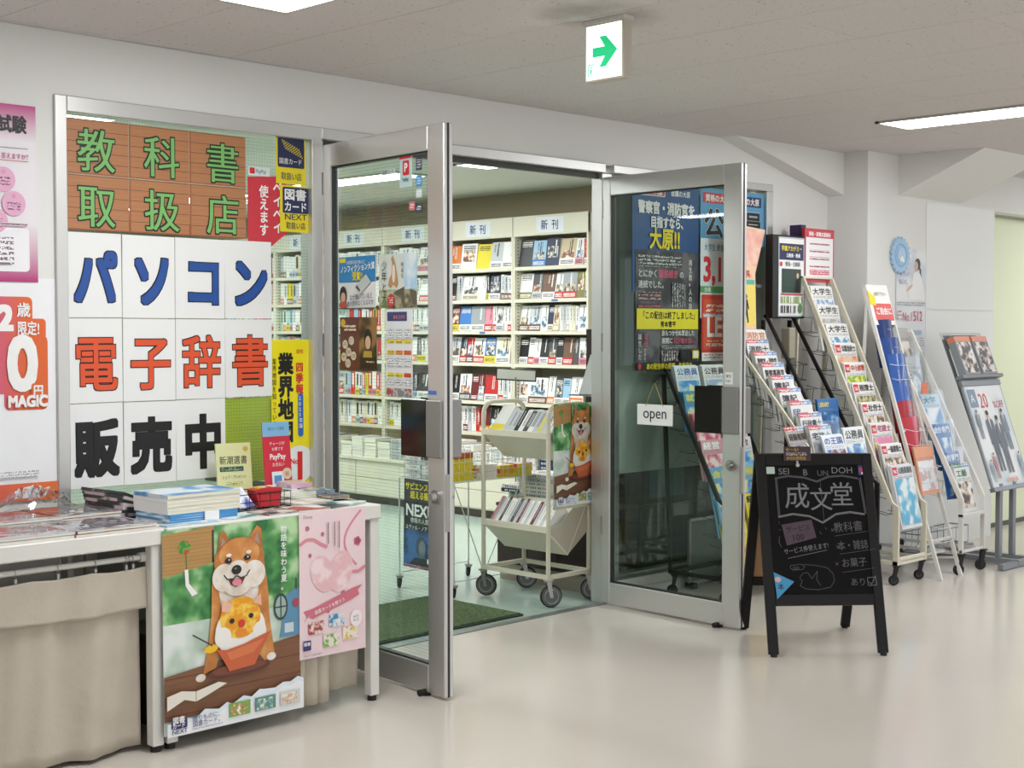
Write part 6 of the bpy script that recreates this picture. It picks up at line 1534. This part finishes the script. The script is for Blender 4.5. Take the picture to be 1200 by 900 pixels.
# rack F: white rack with leaflets in clear sleeves
topsF = [(4.20, 1.365), (4.12, 1.20), (4.00, .985), (3.93, .82), (3.87, .665)]
eF = empty('leaflet_rack', (7.235, 3.70, 0), 0, 'white rack with leaflets in clear sleeves, last before the suit poster', 'leaflet rack')
for x in (0, .255):
    b = MB(); b.prism([(0.02, .12), (.045, .12), (.045, .41), (.515, 1.36), (.490, 1.36), (.02, .42)], x, x + .016, 'X', WHITEM); b.build('side_rail', eF)
    b = MB(); b.bar((x + .008, .03, .12), (x + .008, .56, .12), .014, .018, WHITEM); b.bar((x + .008, .56, .12), (x + .008, .505, 1.35), .014, .014, WHITEM); b.build('rear_brace', eF)
    for y in (.03, .54): castor(eF, x + .008, y, .12, .032, .02, 2.4, fork=RUBBER, hub=RUBBER)
b = MB(); b.bar((0, .03, .13), (.27, .03, .13), .014, .014, WHITEM); b.bar((0, .03, .33), (.27, .03, .33), .03, .014, WHITEM); b.bar((0, .505, 1.35), (.27, .505, 1.35), .014, .014, WHITEM); b.bar((0, .3, .13), (.27, .3, .13), .014, .014, WHITEM); b.build('cross_bar', eF)
pockets(eF, 7.255, 7.49, [(y, z) for y, z in topsF], .24, WIREW, 7.235, 3.70)
spF = [B_('#a8a49e', blotch('#6a6258', '#a8a098', '#d8d4cc', 20, 2), None, '#000000', 'grey leaflet in a clear sleeve'), B_('#c8ccd0', blotch('#8a98a8', '#b8c0c8', '#e0e2e4', 20, 2), None, '#000000', 'pale sleeve with bent leaflets'),
       B_('#c4d8e6', blotch('#5a94c8', '#dfe4e8', '#eceef0', 6, 1), '大学', '#6a8aa8', 'white and light blue leaflet in a clear sleeve'), B_('#3a74b4', blotch('#2f66a8', '#4a84be', '#dfe6ee', 10, 1), '会計専門', '#e8ecf2', 'blue leaflet in a clear sleeve'), B_('#2f66a8', blotch('#28589a', '#3f78b4', '#dfe6ee', 10, 1), '会計専門', '#e8ecf2', 'deep blue leaflet in a clear sleeve')]
cascade(7.268, topsF, .20, .26, spF, 'white sleeve rack', n=2)
cascade(7.29, [(3.81, .605)], .175, .27, [dict(desc='leaflet with a green band and portrait', bg='#dcdedc', strip='#3f7a5a', stripc='#e8f0e8', title='工藝', tcol='#3f7a5a', pic=blotch('#5a4a44', '#c8b8a8', '#e6e4e0', 16, 2))], 'at the front of the white sleeve rack', n=2)
for i, (y, z) in enumerate(topsF[1:]):
    b = MB(); vs = []; fs = []; n = 6
    for a in range(n + 1):
        for c in range(n + 1): vs.append((.225 * a / n, .29 * c / n, .012 * math.sin(a / n * PI) * (c / n) + .004 * random.random()))
    for a in range(n):
        for c in range(n): q = a * (n + 1) + c; fs.append((q, q + n + 1, q + n + 2, q + 1))
    b.add(vs, fs, FILM, True); b.build('clear_sleeve', None, frame((7.256, y - .075, z - .255), (1, 0, 0), (0, .2, 1)), 'clear plastic sleeve over the %s leaflet of the white sleeve rack' % ('second', 'third', 'fourth', 'lowest')[i], 'sleeve')

# ---- suit poster stand
GRY = mat('#8d9197', .4, .4)
e = empty('poster_stand', (7.65, 3.74, 0), 0, 'grey floor stand with a tilted suit sale poster at the right edge', 'stand')
for x, y0 in ((.09, .0), (.26, .0)): MB().box(x - .018, x + .018, .0, .03, .04, .47, GRY, b=.003).build('post', e)
b = MB(); b.bar((-.12, -.10, .02), (.55, -.10 + .0, .02), .035, .03, GRY); b.bar((-.12, .42, .02), (.55, .42, .02), .035, .03, GRY); b.bar((.09, -.12, .025), (.09, .44, .025), .04, .03, GRY); b.bar((.26, -.12, .025), (.26, .44, .025), .04, .03, GRY); b.build('base', e)
Mb = frame((-.01, .0, .44), (1, 0, 0), (0, .21, .62))
b = MB(); b.box(0, .47, 0, .63, -.016, 0, mat('#9ba0a6', .4, .3), b=.002); b.box(-.01, .49, -.012, .012, -.02, .012, GRY, b=.002); b.box(-.005, .475, .62, .655, -.018, .006, GRY, b=.002); o = b.build('board', e); o.matrix_local = Mb
b = MB(); b.z = .0006; b.rect(.012, .014, .458, .618, blotch('#cfd8dc', '#dde2e4', '#e6e8e8', 5, 1)); b.rect(.025, .49, .125, .60, mat('#8193a6', .5)); b.text('A', .05, .515, .07, W_, .0, 1.0); b.text('20', .14, .475, .125, mat('#cc4a58', .5), .01, .85); b.text('%OFF', .30, .475, .06, mat('#cc4a58', .5), 0, .9)
def man(x, y, s, c, hc='#3a3230'):
    m = mat(c, .5); b.ell(x, y + .36 * s, .018 * s, .024 * s, mat('#caa58e', .5), 16); b.ell(x, y + .372 * s, .019 * s, .016 * s, mat(hc, .5), 16)
    b.poly([(x - .045 * s, y + .32 * s), (x - .015 * s, y + .335 * s), (x + .015 * s, y + .335 * s), (x + .045 * s, y + .32 * s), (x + .05 * s, y + .17 * s), (x + .035 * s, y + .17 * s), (x + .032 * s, y), (x + .008 * s, y), (x, y + .15 * s), (x - .012 * s, y), (x - .036 * s, y), (x - .036 * s, y + .17 * s), (x - .05 * s, y + .17 * s)], m); b.poly([(x - .008 * s, y + .335 * s), (x + .008 * s, y + .335 * s), (x, y + .26 * s)], W_)
man(.19, .10, .95, '#666b76'); man(.285, .085, .9, '#6e727c'); man(.37, .22, .65, '#7a8896', '#4a4038'); man(.06, .30, .45, '#8a8f96'); man(.11, .06, .4, '#b8848c'); man(.42, .05, .4, '#98a8b4'); man(.05, .04, .35, '#98a0a8')
for q, x in enumerate((.20, .25, .30)): b.ell(x, .045, .014, .014, mat('#e0a088', .5), 12)
o = b.build('printed_poster', e); o.matrix_local = Mb
Mt = frame((-.015, .235, 1.06), (1, 0, 0), (0, .10, .26))
b = MB(); b.box(0, .50, 0, .30, -.006, 0, PLASTIC); b.box(0, .50, 0, .02, -.006, .05, mat('#7c8086', .4)); b.box(.04, .44, .2, .285, -.008, -.006, fine_print('#9fa6ae', '#4f5a74', .03, True)); o = b.build('leaflet_tray', e); o.matrix_local = Mt
MB().bar((.09, .05, .44), (.09, .375, 1.30), .02, .012, GRY).bar((.26, .05, .44), (.26, .375, 1.30), .02, .012, GRY).build('rear_support', e)
for q in (0, 1):
    M = Matrix.Translation((7.65, 3.74, 0)) @ Mt @ Matrix.Translation((.045 + .215 * q, .022, .004))
    b = MB(); b.box(0, .185, 0, .235, 0, .045, mat('#8b8f92', .45)); b.box(-.001, .186, .205, .236, -.001, .046, mat('#d8805e', .45)); b.z = .0455; b.rect(.012, .01, .175, .20, blotch('#3f3e42', '#b8a49a', '#dfdcd8', 22, 2))
    b.build('catalogue_pack', None, M, '%s pack of suit catalogues in the tray above the suit poster' % ('left', 'right')[q], 'catalogue')
# floor-level wire tray behind
e = empty('wire_tray', (7.60, 4.19, 0), 0, 'grey wire floor tray against the wall behind the suit poster stand', 'tray')
b = MB()
for z_ in (.03, .14): b.tube([(0, 0, z_), (.62, 0, z_), (.62, .125, z_), (0, .125, z_)], .004, GRY, 6, closed=True)
for i in range(9): x = .62 * i / 8; b.tube([(x, 0, .14), (x, 0, .03), (x, .125, .03), (x, .125, .14)], .002, GRY, 5)
b.box(0, .62, 0, .125, .0, .026, mat('#8e9499', .4)); b.build('wire_body', e)

# ---- wall poster with pale blue rosette (pillar front)
o = sheet('poster', .35, .72, mat('#dcdddf', .5), frame((7.555, 4.326, 1.12), (1, 0, 0)), 'pale poster of a seated woman in white on the pillar under the blue rosette', 'poster')
b = MB(); b.rect(0, .41, .35, .72, blotch('#c4cbd4', '#d6dade', '#e2e2e2', 5, 1)); w_ = lambda y: .42 + (y - .34) * .78
b.ell(.25, w_(.615), .034, .036, mat('#2f2a2a', .5)); b.ell(.232, w_(.598), .024, .030, mat('#c9a590', .5)); b.poly([(.265, w_(.61)), (.29, w_(.575)), (.295, w_(.50)), (.275, w_(.54))], mat('#2f2a2a', .5))
b.poly([(.20, w_(.545)), (.24, w_(.56)), (.28, w_(.54)), (.32, w_(.45)), (.335, w_(.34)), (.15, w_(.34)), (.13, w_(.39)), (.175, w_(.44))], mat('#e9e7e5', .5)); b.ell(.155, w_(.43), .04, .010, mat('#d3b09a', .5), 20, .5)
b.text('私らしい', .03, .56, .034, mat('#8a92a4', .5), 0, .9); b.text('毎日を。', .03, .51, .034, mat('#8a92a4', .5), 0, .9)
b.rect(.01, .385, .34, .405, fine_print('#d2d4d8', '#555a60', .012)); b.text('No.1', .07, .285, .075, mat('#b9475c', .5), .0, .8); b.text('512', .20, .285, .085, mat('#c23a50', .5), .01, .85); b.rect(.01, .30, .065, .36, fine_print('#dcdddf', '#b0606c', .02)); b.rect(.06, .21, .30, .235, mat('#a9b4c4', .5)); b.rect(.02, .14, .33, .19, fine_print('#dcdddf', '#9094a0', .014)); b.build('printed_design', o)
b = MB(); n = 40; pts = []
for i in range(n): a = 2 * PI * i / n; r = .112 if i % 2 else .096; pts.append((r * math.cos(a), r * math.sin(a)))
b.prism(pts, .0, .012, 'Z', mat('#a3c4e0', .6)); 
b.torus((0, 0, .011), (0, 0, 1), .066, .005, mat('#8fb6da', .6), 24, 6); b.cyl((0, 0, .01), (0, 0, .018), .045, mat('#b4d0e6', .6), 20); b.z = .019; b.ell(.0, -.02, .02, .014, W_, 12, .5); b.ell(.018, -.032, .014, .008, W_, 10, -.4)
b.build('rosette', None, frame((7.585, 4.325, 1.80), (1, 0, 0)), 'pale blue paper rosette with a serrated edge on the pillar', 'rosette')

# ================================================================== CHALKBOARD
u = Vector((.376, -.332, 0)).normalized(); vv = Vector((.332, .376, 0)).normalized()
M0 = Matrix((u, vv, Vector((0, 0, 1)))).transposed().to_4x4(); M0.translation = Vector((4.852, 3.345, 0))
e = empty('chalkboard', M=M0, label='black A-frame chalkboard with 成文堂 in chalk standing in the corridor', cat='signboard')
BWd, HT, TOPY = .505, .822, .262
BK = mat('#0d0a0a', .5, spec=.3, var=.15, scale=30)
def legp(x, yb, yt, zb, zt, w_=.04, t_=.022):
    d = Vector((0, yt - yb, zt - zb)).normalized()
    return frame((x, yb, zb), (1, 0, 0), d), (Vector((0, yt - yb, zt - zb))).length
Mf, Lf = legp(0, 0, TOPY, .012, HT)
b = MB(Mf)
b.box(0, .042, 0, Lf, -.022, 0, BK, b=.002); b.box(BWd - .042, BWd, 0, Lf, -.022, 0, BK, b=.002)
lg = b.build('front_leg_frame', e)
for x in (.021, BWd - .021): MB().cyl((x, .006, 0), (x, .006, .016), .014, RUBBER, 12).build('rubber_foot', e)
b = MB(Mf); b.box(.042, BWd - .042, Lf - .052, Lf, -.022, 0, BK, b=.002); b.build('cross_rail', e)
MB(Mf).box(.042, BWd - .042, .20, .245, -.022, 0, BK, b=.002).build('cross_rail', e)
SLATE = mat('#100e0f', .8, spec=.2, var=.35, scale=6)
MB(Mf).box(.042, BWd - .042, .245, Lf - .052, -.016, -.006, SLATE).build('board_panel', e)
Mr, Lr = legp(0, .56, TOPY + .026, .012, HT)
b = MB(Mr); b.box(0, .04, 0, Lr, 0, .022, BK, b=.002); b.box(BWd - .04, BWd, 0, Lr, 0, .022, BK, b=.002); b.build('rear_leg_frame', e)
for x in (.02, BWd - .02): MB().cyl((x, .555, 0), (x, .555, .016), .014, RUBBER, 12).build('rubber_foot', e)
b = MB(Mr); b.box(.04, BWd - .04, Lr - .05, Lr, 0, .022, BK); b.box(.04, BWd - .04, .22, .26, 0, .022, BK); b.build('rear_cross_rail', e)
MB(Mr).box(.04, BWd - .04, .26, Lr - .05, .006, .014, mat('#a8805a', .6)).build('rear_panel', e, label='tan back panel')
# chalk writing
CH = mat('#828285', .9, var=.35, scale=160); CHD = mat('#636268', .9, var=.35, scale=160); CHP = mat('#54434f', .9, var=.3, scale=90)
ZB = 0.0; 
bx0, bx1, by0, by1 = .052, BWd - .052, .255, Lf - .062
b = MB(Mf @ Matrix.Translation((0, 0, -.0055)))
X = lambda px: (px - 22) / (510 - 22) * BWd            # chart coordinates measured on the board face
Y = lambda py: Lf - (py - 45) / (870 - 45) * Lf
def ck(pts, wd, m=None): b.stroke([(X(p), Y(q)) for p, q in pts], wd, m or CH)
b.text('SEI', X(112), Y(135), .038, CH, 0, 1.1); b.text('B', X(215), Y(140), .038, CH, 0); b.text('UN', X(275), Y(142), .034, CHD, 0); b.text('DOH', X(335), Y(132), .038, CH, 0, 1.1)
b.text('成', X(128), Y(275), .118, CH, .004, .95, shear=.05); b.text('文', X(235), Y(285), .105, CH, .004, .95); b.text('堂', X(320), Y(268), .112, CH, .004, .95)
for d_ in (0, 5):
    ck([(98 + d_, 150), (100 + d_, 310)], .003, CHD)
    ck([(95, 148 + d_), (150, 138 + d_), (220, 145 + d_), (270, 162 + d_), (320, 142 + d_), (380, 138 + d_), (445, 150 + d_)], .003, CHD)
    ck([(98, 310 + d_), (160, 298 + d_), (230, 308 + d_), (282, 335 + d_), (340, 300 + d_), (400, 292 + d_), (460, 302 + d_)], .0035, CH)
    ck([(450 + d_, 150), (462 + d_, 302)], .003, CHD)
ck([(284, 165), (288, 330)], .0015, CHD)
b.poly([(X(108), Y(345)), (X(235), Y(325)), (X(250), Y(400)), (X(125), Y(432))], CHP)
DKC = mat('#1b181a', .8); b.text('サービス', X(125), Y(380), .03, DKC, .01, .9, rot=.10); b.text('100', X(148), Y(415), .036, DKC, .01, 1.0, rot=.10)
b.text('サービス券使えます!', X(112), Y(470), .027, CH, 0, .78, rot=.14); ck([(125, 485), (290, 452)], .0018)
b.text('教科書', X(325), Y(380), .046, CHD, 0, .92, rot=.07); b.text('本・雑誌', X(335), Y(455), .043, CHD, 0, .78, rot=.06); b.text('お菓子', X(345), Y(525), .041, CHD, 0, .9, rot=.06); b.text('あり', X(375), Y(600), .036, CHD, 0, .95)
ck([(325, 395), (470, 375)], .0015, CHD); ck([(340, 470), (490, 450)], .0015, CHD); ck([(345, 545), (480, 528)], .0015, CHD)
for q in ((318, 370), (335, 440), (325, 510)): ck([(q[0] - 6, q[1] - 6), (q[0] + 6, q[1] + 6)], .002, CHD); ck([(q[0] - 6, q[1] + 6), (q[0] + 6, q[1] - 6)], .002, CHD)
ck([(445, 568), (480, 565), (482, 598), (447, 600), (445, 568)], .002, CH); ck([(450, 585), (460, 595), (480, 560)], .002, CH)
ck([(132, 515), (175, 510), (190, 520), (180, 532), (140, 534), (130, 525), (132, 515)], .0018, CHD); b.text('GO', X(140), Y(533), .018, CHD, 0)
ck([(185, 512), (230, 515), (280, 525), (305, 550), (308, 580), (290, 605), (240, 615), (190, 612), (165, 598), (175, 580), (165, 565), (180, 548), (200, 545)], .0018, CHD); ck([(200, 545), (215, 570), (240, 540), (235, 575), (250, 600)], .0018, CHD)
ck([(95, 330), (98, 345)], .002, CHP); ck([(95, 395), (90, 420), (100, 440)], .002, CHD); ck([(95, 365), (100, 372)], .002, CHD); ck([(262, 378), (270, 388)], .002, CHD); ck([(285, 360), (292, 370)], .002, CHD)
b.build('chalk_writing', e)
# small things on the board
b = MB(Mf); b.z = .0006; b.poly([(X(62), Y(540)), (X(145), Y(580)), (X(70), Y(650))], mat('#3a8fbc', .5)); b.ell(X(78), Y(570), .014, .012, mat('#c8a8a8', .5), 12); b.text('本', X(75), Y(612), .028, INK, .01); o = b.build('sticker', e, label='blue triangular sticker')
b = MB(Mf @ Matrix.Translation((0, 0, -.0052))); b.rrect(X(62), Y(130), X(98), Y(100), .003, mat('#bcd0c4', .5)); b.build('magnet', e, label='pale green square magnet')
b = MB(Mf @ Matrix.Translation((0, 0, -.0052))); b.rrect(X(450), Y(138), X(482), Y(95), .003, mat('#2b3a7c', .5)); b.rrect(X(455), Y(125), X(476), Y(105), .003, mat('#b83a4c', .5)); b.rect(X(462), Y(133), X(476), Y(126), W_); b.build('magnet', e, label='navy and red square magnet')
e2 = empty('card_clip', M=M0 @ frame((.118, TOPY - .020, HT - .03), (1, 0, 0), (0, .1, 1)), label='small dark purple card with yellow writing clipped on top of the chalkboard', cat='card')
b = MB(); b.box(0, .118, 0, .062, -.002, 0, mat('#3a2630', .5)); b.build('card', e2)
b = MB(); b.text('セール!', .008, .040, .019, mat('#d8a82a', .5), .01, .9); b.rect(.01, .024, .10, .036, fine_print('#3a2630', '#d8d0c8', .008)); b.text('本日お買得品', .01, .005, .016, mat('#d8a82a', .5), .01, .9); b.build('lettering', e2)
MB().cyl((.058, .0, -.001), (.058, -.018, .004), .005, STEEL, 10).cyl((.058, -.018, .0), (.058, -.018, .010), .008, mat('#b8b4ac', .4), 12).build('clip', e2)
